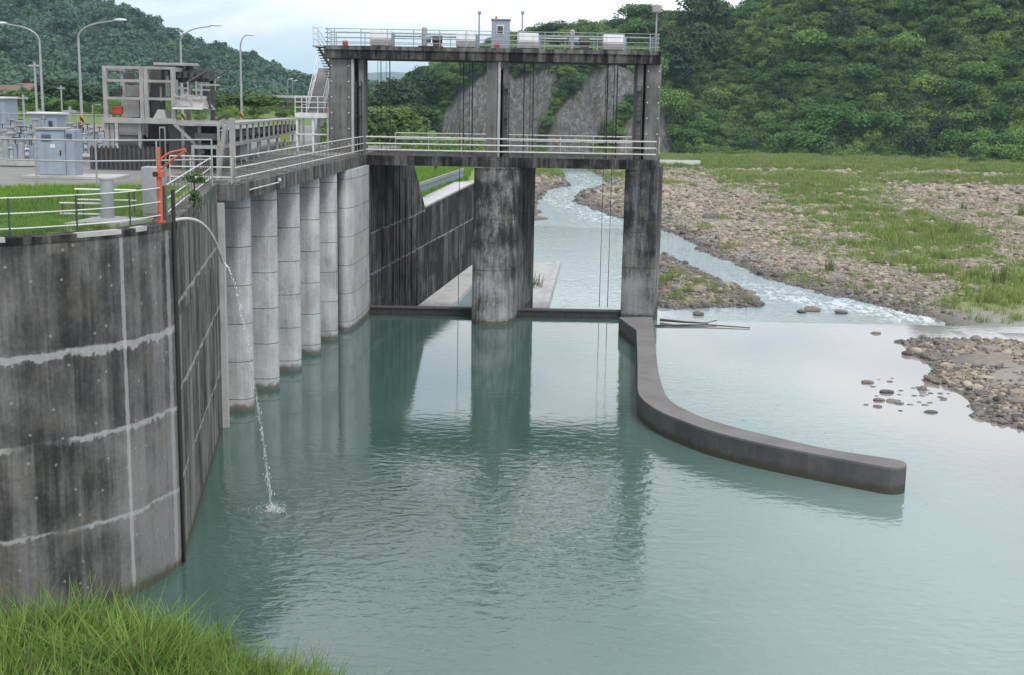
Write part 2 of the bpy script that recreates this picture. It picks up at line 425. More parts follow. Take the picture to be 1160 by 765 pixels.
def stone_mesh(name, mat, seed):
    bm = bmesh.new(); bmesh.ops.create_icosphere(bm, subdivisions=2, radius=.5)
    off = Vector((seed*3.1, seed*1.7, 0)); r = random.Random(seed)
    sx, sy, sz = r.uniform(.9, 1.3), r.uniform(.7, 1.0), r.uniform(.45, .75)
    for v in bm.verts:
        k = 1+.35*mnoise.noise(v.co*2.2+off)+.12*mnoise.noise(v.co*6+off)
        v.co = Vector((v.co.x*sx*k, v.co.y*sy*k, v.co.z*sz*k))
    me = bpy.data.meshes.new(name); bm.to_mesh(me); bm.free(); me.materials.append(mat)
    me.polygons.foreach_set('use_smooth', [random.random() < .7 for _ in me.polygons]); return me
STONES = proto_collection('stone_kinds', [stone_mesh('stone', M['stone'], i) for i in range(6)])
WSTONES = proto_collection('wet_stone_kinds', [stone_mesh('wet_stone', M['wetstone'], i+10) for i in range(4)])

# ================================================================== TERRAIN
WALL = [(-30., 26.4), (-22., 27.6), (-17., 28.8), (-14.2, 29.8), (-12.3, 30.8), (-11.2, 31.8), (-10.2, 33.1), (-9.75, 34.3), (-9.48, 35.4)]
CORNER = (-9.48, 35.4); WALL2_END = (-11.80, 50.9)
chan = lambda Y: -8.95+.134*(Y-80)
bar_poly = plan([(1018, 388), (1040, 383), (1160, 387), (1500, 394), (1500, 640), (1230, 520), (1165, 491), (1130, 484), (1085, 472), (1092, 455), (1075, 440), (1050, 434), (1045, 420), (1062, 408), (1032, 402), (1040, 394)], 0)
bank_poly = [(-16, 20)]+plan([(-40, 725), (40, 712), (130, 712), (180, 730), (240, 752), (315, 772), (410, 802), (480, 870), (500, 1100)], 0)
river = plan([(635, 186), (642, 200), (654, 209.5), (626, 216.5), (617, 225), (622, 240), (633, 250), (607, 252)], -2)+\
    [(-2.5, 128), (-9.5, 100), (-9.5, 80), (8, 80)]+plan([(725, 352), (712, 320), (706, 290), (703, 262), (704, 253), (689, 248), (664, 239), (643.5, 228.7), (652, 218), (682, 209.5), (680, 204), (657, 190)], -2)
branch = plan([(690, 247), (745, 263), (790, 288), (830, 307), (880, 324), (930, 337), (985, 349), (1045, 360), (1062, 372), (1062, 400), (690, 400), (690, 353), (745, 352), (800, 352), (850, 353), (880, 349), (878, 343), (850, 327), (800, 302), (770, 291), (745, 284), (712, 276), (700, 262)], -2)
farwater = plan([(630, 193), (660, 193), (652, 182), (640, 178), (560, 172), (560, 169), (660, 176)], -2)
def weirY(X): return 77.3-.1*(X-9)
def ground_z(X, Y):
    n = fbm(X, Y, .12, 4, 3)
    # downstream valley
    d = np.minimum(np.minimum(sdf(river, X, Y), sdf(branch, X, Y)), sdf(farwater, X, Y))
    d = d+.8*vnoise(X, Y, .35, 8)-1.3
    out = -2.0+np.clip(d, 0, 4)*.13+np.clip(d-4, 0, 60)*.012+np.clip(Y-190, 0, 200)*.004+.16*n*sstep(0, 6, d)
    zd = np.where(d < 0, -2.0+np.clip(d, -3, 0)*.4, out)
    # upstream pool bed, gravel bar, near bank
    db = sdf(bar_poly, X, Y)+1.1*fbm(X, Y, .3, 3, 5)
    zu = np.where(db < 0, .02+np.clip(-db, 0, 4)*.09+.10*n, np.maximum(-2.5, -.02-.10*db))
    dk = sdf(bank_poly, X, Y)
    zu = np.where(dk < 0, np.clip(-dk, 0, 3)*.22-.05, zu)
    z = np.where(Y < weirY(X)+3, zu, zd)
    # under the terrace and behind the channel wall
    left = (X < -9.0) & (Y > 36) & (Y < 81) | (X < np.where(Y > 80, chan(np.minimum(Y, 125))-.5, -99)) & (Y > 80) & (Y < 420)
    z = np.where(left, -3.0, z)
    return z
def green(X, Y):
    n = fbm(X, Y, .05, 5, 21); n2 = fbm(X, Y, .25, 3, 31)
    far = sstep(-9, 14, Y-(238-.35*np.clip(X-50, 0, 150))+18*n)
    band = np.exp(-((X-(42+.075*(Y-100)+6*n))/12)**2)*sstep(78, 105, Y)
    g = np.clip(np.maximum(far*(.75+.9*n2), band*(.8+.9*n2)), 0, 1)
    g = np.maximum(g, .5*sstep(.25, .5, n2+.5*n)*sstep(84, 95, Y))
    strip = np.exp(-((Y-(262+10*n))/7)**2)*sstep(10, 30, X)*.8
    return np.clip(g-strip, 0, 1)*np.where(X > -1, 1, sstep(130, 150, Y))
m, t, b = newmat('riverbed_ground')
p = t.pos(); n1 = t.noise(p, .8, 6, .65); n2 = t.noise(p, .07, 4)
vo = t.node('ShaderNodeTexVoronoi'); t.put(vo.inputs['Vector'], t.vmul(p, (1, 1, 2))); vo.inputs['Scale'].default_value = 2.4
c = t.mix(n1, (.14, .118, .095), (.31, .27, .225)); c = t.mix(.55, c, t.mix(vo.outputs['Color'], .45, 1.25), 'MULTIPLY')
c = t.mix(t.step(n2, .45, .62), c, (.25, .235, .22))
z = t.xyz(p)[2]
gr = t.mix(t.noise(p, .5, 5), (.10, .15, .035), (.21, .26, .075))
c = t.mix(t.math('MULTIPLY', t.step(t.attr('green'), .25, .75), .95), c, gr)
c = t.mix(t.math('MULTIPLY', t.attr('wet'), .75), c, (.075, .068, .062))
t.put(b.inputs['Base Color'], c); b.inputs['Roughness'].default_value = .9
t.put(b.inputs['Normal'], t.bump(t.math('ADD', vo.outputs['Distance'], n1), .6, .15))
M['ground'] = m
def axis(lo, hi, step, far_lo, far_hi, k=1.25):
    a = list(np.arange(lo, hi+1e-6, step)); s = step; x = hi
    while x < far_hi: s *= k; x += s; a.append(x)
    s = step; x = lo; bfr = []
    while x > far_lo: s *= k; x -= s; bfr.append(x)
    return np.array(bfr[::-1]+a)
gx = axis(-14, 110, .7, -4800, 4800); gy = axis(18, 290, .7, -80, 8000)
def wetf(X, Y, Z):
    w = np.where(Y < weirY(X)+3, sstep(.30, .02, Z), sstep(-1.55, -2.0, Z)); return np.clip(w, 0, 1)
ground = gridmesh('ground', gx, gy, ground_z, M['ground'], {'green': lambda X, Y, Z: green(X, Y), 'wet': wetf})
tag(ground, kind='structure')

# water ------------------------------------------------------------
def water_mat(name, base, mud=None, foam=True, rip=1.0, ior=1.85, big=1.0):
    m, t, b = newmat(name); p = t.pos()
    w1 = t.noise(t.vmul(p, (1.0, 1.5, 1)), 1.5*big, 2, .5, .5)
    w2 = t.noise(t.vmul(p, (1.0, 1.5, 1)), 4.2*big, 3, .6, .8)
    w3 = t.noise(t.vmul(p, (1, 1.4, 1)), .30, 3, .5, .4)
    hgt = t.math('ADD', t.math('ADD', t.math('MULTIPLY', w1, .75), t.math('MULTIPLY', w2, .16)), t.math('MULTIPLY', w3, .5))
    hgt = t.math('MULTIPLY', hgt, t.attr('ripple'))
    c = t.mix(t.noise(p, .08, 3), [x*.88 for x in base], [x*1.12 for x in base])
    if mud: c = t.mix(t.attr('silt'), c, (.185, .255, .240)); c = t.mix(t.attr('shallow'), c, mud)
    rough = .04
    if foam:
        fm = t.math('MULTIPLY', t.attr('foam'), t.step(t.math('ADD', t.math('MULTIPLY', t.noise(t.vmul(p, (1.2, .5, 1)), 1.3, 6, .72, .8), 1), t.math('MULTIPLY', t.attr('foam'), .22)), .56, .70))
        c = t.mix(fm, c, (.70, .74, .75)); rough = t.math('ADD', .04, t.math('MULTIPLY', fm, .6))
    t.put(b.inputs['Base Color'], c); t.put(b.inputs['Roughness'], rough); b.inputs['IOR'].default_value = ior
    t.put(b.inputs['Normal'], t.bump(hgt, 1.0, .22*rip))
    return m
M['water'] = water_mat('turbid_green_water', (.046, .092, .076), (.27, .25, .24))
M['waterd'] = water_mat('downstream_water', (.27, .36, .38), (.30, .27, .25), big=1.4)
wx = axis(-24, 46, .4, -60, 240); wy = np.arange(14, 79.01, .4)
def up_ripple(X, Y, Z):
    n = vnoise(X, Y, .16, 44); n2 = vnoise(X, Y*1.0, .07, 45)
    r = .028+.014*n
    mid = np.exp(-((X+5.0)/3.2)**2-((Y-41.0)/4.6)**2)+.09*np.exp(-((X-1.0)/5.5)**2-((Y-43.0)/5.0)**2)
    r = r+.95*mid*(.75+.5*n)+.10*np.exp(-((X+2)/8)**2-((Y-35)/8)**2)
    r = r+.018*sstep(60, 46, Y)*sstep(-8, -2, X)+.07*sstep(3, 9, X)*sstep(70, 48, Y)*(1+n2)
    calm = sstep(11, 3, sdf(bar_poly, X, Y))
    r = r*(1-.9*calm)*(1-.5*sstep(58, 72, Y)*sstep(8, 12, X))
    sp = np.hypot(X+7.85, Y-40.6); r = r+.35*np.exp(-(sp/2.0)**2)
    return np.clip(r, .010, 1.6)
def up_shallow(X, Y, Z):
    d = sdf(bar_poly, X, Y)+2.5*fbm(X, Y, .12, 3, 9)
    return np.clip(np.maximum(.9*sstep(9.5, 1.5, d)+.55*sstep(72, 76.5, Y)*sstep(16, 24, X), .55*sstep(50, 72, Y)*sstep(7.5, 11, X)), 0, .95)  # mud near the bar; farther out the paling stands in for mirrored sky
wu = gridmesh('river_water', wx, wy, lambda X, Y: np.minimum(0*X, 0), M['water'], {'ripple': up_ripple, 'shallow': up_shallow, 'silt': lambda X, Y, Z: np.clip(sstep(-2, 16, X+3.5*fbm(X, Y, .09, 3, 88)-.12*(Y-45))*.8+.18*fbm(X, Y, .12, 3, 89), 0, 1), 'foam': lambda X, Y, Z: .7*np.exp(-(np.hypot(X+7.85, (Y-40.6))/.55)**2)})
tag(wu, kind='structure')
rap = plan([(1045, 362), (985, 351), (930, 343), (880, 332), (830, 314), (790, 296), (745, 273)], -2)
def dpoly(line, X, Y):
    d = np.full(X.shape, 1e9)
    for (ax, ay), (bx, by) in zip(line[:-1], line[1:]):
        ex, ey = bx-ax, by-ay; tt = np.clip(((X-ax)*ex+(Y-ay)*ey)/(ex*ex+ey*ey), 0, 1); d = np.minimum(d, np.hypot(X-ax-ex*tt, Y-ay-ey*tt))
    return d
far_run = plan([(690, 250), (650, 235), (632, 225), (670, 207), (650, 197)], -2)
def dn_ripple(X, Y, Z):
    r = .03+.9*np.exp(-(dpoly(rap, X, Y)/5)**2)+.7*np.exp(-(dpoly(far_run, X, Y)/9)**2)
    pool = sdf(plan([(600, 258), (702, 258), (706, 352), (560, 352)], -2), X, Y)
    return np.where(pool < 0, .16, np.clip(r+.12*sstep(0, 8, pool), 0, 1.2))
def dn_foam(X, Y, Z):
    f = np.exp(-(dpoly(rap, X, Y)/4.2)**2)*np.clip(.8-(Y-92)/42, .15, .62)
    f = np.maximum(f, .45*np.exp(-(dpoly(far_run, X, Y)/7)**2))
    return np.clip(f, 0, 1)
dx = axis(-12, 60, .7, -80, 200); dy = np.arange(78.3, 420, .8)
wd = gridmesh('downstream_water', dx, dy, lambda X, Y: 0*X-2.0, M['waterd'], {'ripple': dn_ripple, 'foam': dn_foam, 'shallow': lambda X, Y, Z: .35*sstep(100, 90, Y)})
tag(wd, kind='structure')

# hills -------------------------------------------------------------
def yh(px): return 109+(px-580)*math.tan(ROLL)
HF = [(-70, 430), (-45, 385), (-15, 352), (20, 345), (60, 348), (100, 322), (140, 300), (200, 280), (300, 262)]
HH = [(-110, 3), (-75, 8), (-45, 15), (-25, 21), (0, 31), (30, 35), (60, 40), (85, 45), (105, 49), (130, 51), (170, 52), (230, 52), (320, 50)]
def hfoot(X): return np.interp(X, [a for a, _ in HF], [b for _, b in HF])
def hheight(X): return np.interp(X, [a for a, _ in HH], [b for _, b in HH])
def rock_mask(X, Z):
    """cliff faces on the valley side, in plan X and height"""
    n = 1.5*fbm(X, Z, .15, 3, 61)
    a = [(-22, -3), (-20.5, 8), (-16, 13), (-12, 17), (-7.5, 19.5), (-4, 19), (0, 17.5), (4, 18.5), (9, 20), (11.5, 17), (9, 12), (6, 7), (4.5, -3)]
    c = [(7.5, -3), (11, 8), (15, 14), (20, 19), (26, 22), (33, 24), (38, 24), (38, 17), (31, 14), (27, 9), (22, 6), (19, -3)]
    e = [(25, -3), (30, 7), (38, 14), (42, 12), (41, -3)]
    return np.minimum(np.minimum(sdf(a, X, Z), sdf(c, X, Z)), sdf(e, X, Z))+n-.2
def hill_z(X, Y):
    d = Y-hfoot(X)+6*fbm(X, Y, .03, 3, 51)
    L = 115.0; h = hheight(X)
    s = h*np.clip(sstep(-25, L*1.5, d)*1.75-.12, -.05, 1)
    s = s*(1+.10*fbm(X, Y, .022, 3, 52))+1.6*fbm(X, Y, .06, 3, 53)*sstep(0, 30, d)
    # eroded gully shape between the cliffs: the ground steps up fast at the foot
    k = np.exp(-((X-8)/37)**4)
    rib = 2.2*np.abs(np.sin(X*.16+.6*fbm(X, Y, .05, 2, 57)))
    st = np.minimum(24, (d+rib*2.2)*1.35)+1.3*fbm(X, Y, .35, 3, 59)+1.5*fbm(X, Y, .75, 3, 60)
    s = np.where(k > .02, np.maximum(s, st*k*sstep(-1, 2, d+rib)+s*(1-k)), s)
    return np.where(d < -12, -3.0, s-.6)
m, t, b = newmat('hill_ground')
p = t.pos(); n1 = t.noise(p, .3, 5); nr = t.noise(t.vmul(p, (1.2, 1.2, .35)), .9, 7, .7)
rk = t.mix(t.step(nr, .35, .7), (.11, .106, .106), (.37, .355, .35)); rk = t.mix(t.math('MULTIPLY', t.step(n1, .50, .66), .6), rk, (.15, .15, .07)); crk = t.noise(t.vmul(p, (1.6, 1.6, .5)), 1.4, 5, .75, 1.2); rk = t.mix(t.math('MULTIPLY', t.step(t.math('ABSOLUTE', t.math('SUBTRACT', crk, .5)), .03, .005), .7), rk, (.03, .03, .03))
c = t.mix(t.noise(p, 1.3, 5), (.006, .013, .005), (.035, .06, .018))  # near-black ground colour paints the shade seen between crowns
rkf = t.attr('rock'); c = t.mix(rkf, c, rk)
t.put(b.inputs['Base Color'], c); b.inputs['Roughness'].default_value = .95
t.put(b.inputs['Normal'], t.bump(t.math('ADD', nr, t.noise(p, 2.5, 6, .7)), 1.0, 1.2))
M['hill'] = m
rh = gridmesh('right_hill', axis(-45, 55, .8, -110, 420, 1.12), axis(335, 400, .8, 240, 900, 1.12), hill_z, M['hill'],
              {'rock': lambda X, Y, Z: sstep(.35, -.35, rock_mask(X, Z))*(Y-hfoot(X) < 60)})
tag(rh, kind='structure')

LR = [(-200, -55), (-60, -34), (0, -18), (85, 0), (112, 16), (150, 20), (176, 46), (203, 55), (240, 62), (262, 68), (300, 83), (330, 95), (360, 101), (420, 104), (520, 108)]
LX = [((px-580)/F*800, 13.6+(yh(px)-y)*800/F-5.5) for px, y in LR]
def lhill_z(X, Y):
    h = np.interp(X, [a for a, _ in LX], [b for _, b in LX])
    s = np.clip((Y-430+40*fbm(X, Y, .008, 2, 71))/370, 0, 1); s = s**.85
    back = sstep(1150, 800, Y)
    rid = 1+.20*fbm(X, Y, .010, 4, 72)*s*(1-sstep(700, 800, Y)*.8)
    return h*s*rid*np.where(Y > 800, back, 1)+3.0
lh = gridmesh('left_hill', np.arange(-640, 10, 6.), np.arange(400, 1160, 8.), lhill_z, M['hill'], {'rock': lambda X, Y, Z: 0*X})
tag(lh, kind='structure')
def mtn(name, D, prof, depth, base):
    xs = np.linspace(min(a for a, _ in prof), max(a for a, _ in prof), 160); ys = np.linspace(D-depth, D+depth, 24)
    def z(X, Y):
        h = np.interp(X, [a for a, _ in prof], [b for _, b in prof]); k = 1-((Y-D)/depth)**2
        return h*k*(1+.14*fbm(X, Y, .0015, 5, 77))+12*fbm(X, Y, .006, 3, 5)*k
    o = gridmesh(name, xs, ys, z, base, {'rock': lambda X, Y, Z: 0*X}); return tag(o, kind='structure')
def far_prof(D, lst): return [((px-580)/F*D, CH+(yh(px)-y)*D/F) for px, y in lst]
mtn('far_mountain', 6000, far_prof(6000, [(150, 112), (250, 104), (300, 90), (318, 80), (327, 77), (340, 82), (352, 85), (372, 88), (400, 86), (440, 85), (470, 86), (520, 92), (640, 104), (800, 112)]), 1200, M['hill'])
mtn('blue_mountain', 10000, far_prof(10000, [(240, 108), (300, 92), (320, 79), (332, 82), (352, 90), (390, 92), (420, 90), (480, 94), (600, 104)]), 1200, M['hill'])

# forests (stuff) ----------------------------------------------------
CR_L = proto_collection('far_crown_kinds', [crown_mesh('far_crown', M['leafL'], 100+i, 9, 34, .24, .8) for i in range(4)])
CR_R = proto_collection('hill_crown_kinds', [crown_mesh('hill_crown', M['leafR'], 200+i, 13, 60, .135, .72) for i in range(5)]+[crown_mesh('hill_crown', M['leafR'], 230+i, 18, 42, .12, .42, -.05, 1.15) for i in range(3)]+[crown_mesh('dark_crown', M['leafD'], 260+i, 13, 60, .14, .9) for i in range(2)])
def rots(n, tilt=.15): return np.stack([RNG.normal(0, tilt, n), RNG.normal(0, tilt, n), RNG.uniform(0, 6.28, n)], -1)
def scl(r, sq=.15): return np.stack([r, r, r], -1)*RNG.uniform(1-sq, 1+sq, (len(r), 3))
def scatter_on(name, n, xr, yr, zf, rad, coll, nk, lift=.35, keep=None):
    X = RNG.uniform(xr[0], xr[1], n); Y = RNG.uniform(yr[0], yr[1], n); Z = zf(X, Y)
    if keep is not None:
        k = keep(X, Y, Z); X, Y, Z = X[k], Y[k], Z[k]
    r = RNG.uniform(rad[0], rad[1], len(X))*RNG.choice([.75, 1, 1.2], len(X))
    o = scatter(name, np.stack([X, Y, Z+r*lift], -1), scl(r), rots(len(X)), RNG.integers(0, nk, len(X)), coll)
    return o
o = scatter_on('far_forest', 5200, (-560, -20), (425, 900), lhill_z, (4.0, 8.0), CR_L, 4, .45)
tag(o, 'dense dark blue-green forest covering the distant hill behind the plant yard', 'forest', kind='stuff')
def hk(X, Y, Z):
    d = Y-hfoot(X); return (d > -4) & ((rock_mask(X, Z) > 1.0) | (d > 45))
o = scatter_on('hillside_forest', 12500, (-75, 205), (255, 480), hill_z, (2.0, 3.8), CR_R, 10, .40, hk)
tag(o, 'thick green forest undergrowth covering the steep hillside across the river', 'forest', kind='stuff')
def hk2(X, Y, Z):
    d = Y-hfoot(X); return (d > -16) & (d < 26) & (rock_mask(X, Z) > .5)
def hk3(X, Y, Z):
    d = Y-hfoot(X); return (d > -6) & (d < 45) & (rock_mask(X, Z) > .5+.8*(RNG.random(len(X)) < .5))
o = scatter_on('gully_shrubbery', 5200, (-30, 48), (335, 405), hill_z, (.7, 1.5), CR_R, 8, .25, hk3)
tag(o, 'green scrub filling the gullies and the rim of the grey cliffs', 'shrubbery', kind='stuff')
o = scatter_on('hill_foot_shrubbery', 1900, (-60, 220), (245, 420), lambda X, Y: np.maximum(hill_z(X, Y), ground_z(X, Y)), (1.0, 2.3), CR_R, 8, .35, hk2)
tag(o, 'low bright shrubs and creepers along the foot of the hillside', 'shrubbery', kind='stuff')

CR_G = proto_collection('cane_kinds', [crown_mesh('cane_clump', M['leafB'], 280+i, 10, 46, .16, .7, 0) for i in range(3)])
def hk4(X, Y, Z):
    d = Y-hfoot(X); return (d > 8) & (d < 78) & (fbm(X, Y, .045, 3, 141)+.35*np.exp(-((X-66)/16)**2) > .22)
o = scatter_on('hillside_cane', 2600, (46, 170), (290, 430), hill_z, (1.3, 2.6), CR_G, 3, .95, hk4)
tag(o, 'paler yellow-green cane and vines patched over the right hillside', 'undergrowth', kind='stuff')
# individual hillside trees
M['leafH1'] = foliage('hill_tree_leaves', (.036, .10, .028), (.115, .23, .048), .3, .03)
M['leafH2'] = foliage('hill_light_leaves', (.09, .18, .035), (.22, .35, .075), .3, .03)
HC = [crown_mesh('hill_tree_crown', M['leafH1'], 700, 22, 70, .12, .8), crown_mesh('hill_tree_crown', M['leafH2'], 701, 22, 60, .115, .45, -.05, 1.1),
      crown_mesh('hill_tree_crown', M['leafD'], 702, 20, 75, .125, 1.0), crown_mesh('hill_tree_crown', M['leafH1'], 703, 24, 60, .115, .55, -.1, 1.1), crown_mesh('hill_tree_crown', M['leafH2'], 704, 20, 70, .12, .75)]
kinds = [('rounded mid green tree', HC[0], (1, 1, 1)), ('flat topped spreading light green tree', HC[1], (1.2, 1.2, 1)),
         ('tall dark green tree', HC[2], (.9, .9, 1.2)), ('broad feathery green tree', HC[3], (1.25, 1.15, .95)), ('rounded light green tree', HC[4], (1, 1, .95))]
HTRUNK = MB().tube([(0, 0, -1), (.1, 0, 1), (0, .1, 3)], .22, 6, .1).mesh('trunk', M['bark'])
for k in range(190):
    X = random.uniform(36, 178); d = random.uniform(-2, 105); Y = float(hfoot(np.array(X)))+d; Z = float(hill_z(np.array([X]), np.array([Y]))[0])
    nm, me, sc_ = kinds[random.choice((0, 0, 1, 2, 3, 3, 4, 4))]; r = random.choice((2.8, 3.6, 4.2, 5.0, 6.0))*random.uniform(.85, 1.15); sc_ = tuple(q*random.uniform(.8, 1.2) for q in sc_)
    e = bpy.data.objects.new('hillside_tree', None); COL.objects.link(e); e.location = (X, Y, Z); e.rotation_euler = (0, 0, random.uniform(0, 6.28))
    o = bpy.data.objects.new('crown', me); COL.objects.link(o); o.parent = e; o.location = (0, 0, r*.72); o.scale = tuple(r*s for s in sc_)
    o = bpy.data.objects.new('trunk', HTRUNK); COL.objects.link(o); o.parent = e; o.scale = (r/5,)*3
    tag(e, nm+' crowded among its like on the forested right hillside', 'tree', nm+'s on the right hillside')

# ================================================================== TREES (things)
def tree(name, base, h, r, mat, label, group=None, seed=1, flat=.8, clumps=26, leaves=70, leaf=.15, trunk=True, crownz=.62):
    e = empty(name, base, label, 'tree', group); rr = random.Random(seed)
    mb = MB(); bx, by, bz = base; tr = max(.08, h*.022)
    mb.tube([(bx, by, bz-.3), (bx+.1, by, bz+h*.25), (bx-.05*h*.3, by, bz+h*.5), (bx, by, bz+h*.75)], tr, 8, tr*.4)
    for k in range(7):
        a = rr.uniform(0, 6.28); z0 = bz+h*rr.uniform(.3, .6)
        mb.tube([(bx, by, z0), (bx+math.cos(a)*r*.4, by+math.sin(a)*r*.4, z0+h*.12), (bx+math.cos(a)*r*.75, by+math.sin(a)*r*.75, z0+h*.2)], tr*.45, 6, tr*.12)
    mb.build('trunk', M['bark'], e)
    me = crown_mesh('crown', mat, seed*7+3, clumps, leaves, leaf, flat*h*.42/r if False else flat)
    o = bpy.data.objects.new('crown', me); COL.objects.link(o); o.parent = e; o.location = (0, 0, h*crownz); o.scale = (r, r, h*.5/ max(flat, .3)*.9)
    o.rotation_euler = (0, 0, rr.uniform(0, 6)); return e
T10 = 10.0
def tpx(px, Y, z): v = aty(px, 100, Y); return (v.x, Y, z)
for i, (px, ytop, Y, r, mt, lab) in enumerate([
        (22, 103, 170, 4.0, 'leafN', 'mid green rounded tree behind the blue-grey hut at the yard edge'),
        (70, 92, 178, 4.6, 'leafD', 'dark dense tree behind the first two street lamps'),
        (100, 99, 185, 4.0, 'leafD', 'dark tree close beside the striped lamp pole, left of the steel frame'),
        (-5, 108, 160, 3.5, 'leafN', 'green tree at the far left edge of the yard'),
        (245, 105, 200, 4.4, 'leafN', 'broad dark green tree just right of the steel frame'),
        (288, 107, 175, 5.0, 'leafB', 'bright yellow-green spreading tree behind the belt conveyor'),
        (262, 113, 190, 3.5, 'leafN', 'small green tree between two bigger trees behind the conveyor')]):
    v = aty(px, ytop, Y); tree('broadleaf_tree', (v.x, Y, T10), v.z-T10, r, M[mt], lab, 'trees behind the plant yard', 10+i, .75)
for i, (px, ytop, Y, zb, r, mt, lab) in enumerate([
        (440, 122, 190, 4.5, 6.0, 'leafB', 'bright green spreading tree seen just above the lower deck railing, left bay'),
        (415, 126, 170, 5.0, 4.0, 'leafN', 'green tree beside the left tower column, behind the deck railing'),
        (470, 120, 240, 4.0, 6.0, 'leafN', 'green tree at the left foot of the grey cliff'),
        (432, 102, 330, 4.0, 6.0, 'leafD', 'dark distant tree under the far blue mountain'),
        (452, 92, 330, 5.0, 6.5, 'leafD', 'dark upright tree left of the hanging ropes, on the hill slope'),
        (478, 80, 372, 8., 6.5, 'leafD', 'tall dark tree on the slope beneath the left upper span'),
        (500, 78, 392, 16., 6.0, 'leafN', 'tall green tree on the slope above the grey cliff'),
        (535, 70, 400, 18., 6.0, 'leafN', 'green tree above the grey cliff beside the middle column')]):
    v = aty(px, ytop, Y); tree('broadleaf_tree', (v.x, Y, zb), v.z-zb, r, M[mt], lab, 'trees seen through the gate tower', 40+i, .8)
def hz(x, y): return float(hill_z(np.array([x]), np.array([y]))[0])
for i, (px, ytop, Y, r, mt, lab) in enumerate([
        (795, -8, 425, 8.5, 'leafD', 'tallest dark tree standing alone on the ridge right of the tower'),
        (785, 28, 395, 9.0, 'leafD', 'large dark round tree below the ridge tree, right of the floodlight'),
        (770, 50, 380, 8.0, 'leafD', 'dark bushy tree right beside the tower top end'),
        (632, 25, 440, 7.0, 'leafD', 'dark round tree on the skyline behind the third hoist housing'),
        (612, 29, 440, 5.0, 'leafN', 'small tree on the skyline left of a darker round tree'),
        (728, 26, 430, 6.0, 'leafD', 'dark tree on the skyline behind the right end of the top deck')]):
    v = aty(px, ytop, Y); zb = hz(v.x, Y); tree('ridge_tree', (v.x, Y, zb), max(6, v.z-zb), r, M[mt], lab, 'trees on the ridge', 60+i, .85)
# betel palms and bare branches on the skyline
def palm(px, ytop, Y, label, seed):
    v = aty(px, ytop, Y); zb = hz(v.x, Y); e = empty('palm_tree', (v.x, Y, zb), label, 'palm', 'palms on the skyline')
    MB().tube([(v.x, Y, zb-1), (v.x+.1, Y, v.z-.8)], .22, 6, .14).build('trunk', M['bark'], e)
    rr = random.Random(seed); mb = MB()
    for k in range(11):
        a = k*.571*1.0+rr.uniform(-.2, .2); L = rr.uniform(1.7, 2.5); up = rr.uniform(.2, 1.3)
        pts = [Vector((v.x+.1+math.cos(a)*L*s, Y+math.sin(a)*L*s, v.z-.8+up*s*1.4-1.5*s*s*L*.5)) for s in (0, .35, .7, 1)]
        side = Vector((-math.sin(a), math.cos(a), 0))
        for p0, p1, w0, w1 in zip(pts[:-1], pts[1:], (.12, .42, .32), (.42, .32, .03)):
            mb.add([p0-side*w0+Vector((0, 0, -w0*.6)), p0, p1, p1-side*w1+Vector((0, 0, -w1*.6))], [(0, 1, 2, 3)])
            mb.add([p0+side*w0+Vector((0, 0, -w0*.6)), p0, p1, p1+side*w1+Vector((0, 0, -w1*.6))], [(3, 2, 1, 0)])
    mb.build('crown', M['leafD'], e)
for i, (px, yt, lab) in enumerate([(651, 25, 'slim palm just right of the round skyline tree'), (658, 20, 'tallest slim palm behind the second hoist motor'), (671, 23, 'palm between the motor and the last hoist housing'),
                                   (679, 27, 'short palm at the left edge of the last hoist housing'), (691, 28, 'small palm behind the last hoist housing'), (698, 20, 'tall pale palm above the last hoist housing')]):
    palm(px, yt, 445, lab, i)
e = empty('bare_tree', (*aty(757, 60, 400)[:2], hz(aty(757, 60, 400).x, 400)), 'leafless tree with thin curving branches by the floodlight', 'tree')
mb = MB(); q = lambda a, b: aty(a, b, 400)
for pts in ([(757, 60), (758, 35), (755, 22), (748, 14)], [(757, 40), (756, 24), (751, 12), (740, 10), (733, 12)], [(757, 38), (750, 26), (742, 22), (736, 23)], [(758, 40), (764, 30), (770, 22)], [(757, 32), (762, 24), (764, 14)]):
    mb.tube([q(*p) for p in pts], .16, 5, .05)
mb.build('trunk', M['bark'], e)
# dead brown bush high on the right hill
v = aty(1070, 28, 385)
e = empty('dead_shrub', (v.x, 385, hz(v.x, 385)), 'dry brown dead shrub high on the right hillside', 'shrub')
me = crown_mesh('crown', M['leafY'], 555, 16, 50, .16, 1.3); o = bpy.data.objects.new('crown', me); COL.objects.link(o); o.parent = e; o.scale = (4.2, 4, 5); o.location = (0, 0, 6.5)
MB().tube([(v.x, 385, hz(v.x, 385)), (v.x, 385, hz(v.x, 385)+8)], .2, 6, .05).build('trunk', M['bark'], e)
v = aty(648, 80, 358)
me = crown_mesh('dry_thicket', M['leafY'], 556, 16, 60, .13, 1.0); o = bpy.data.objects.new('dry_creeper', me); COL.objects.link(o); o.location = (v.x, 362, 24.5); o.scale = (2.6, 2.6, 3.2)
tag(o, 'reddish brown dry creeper hanging above the cliff, under the upper deck', 'shrub')

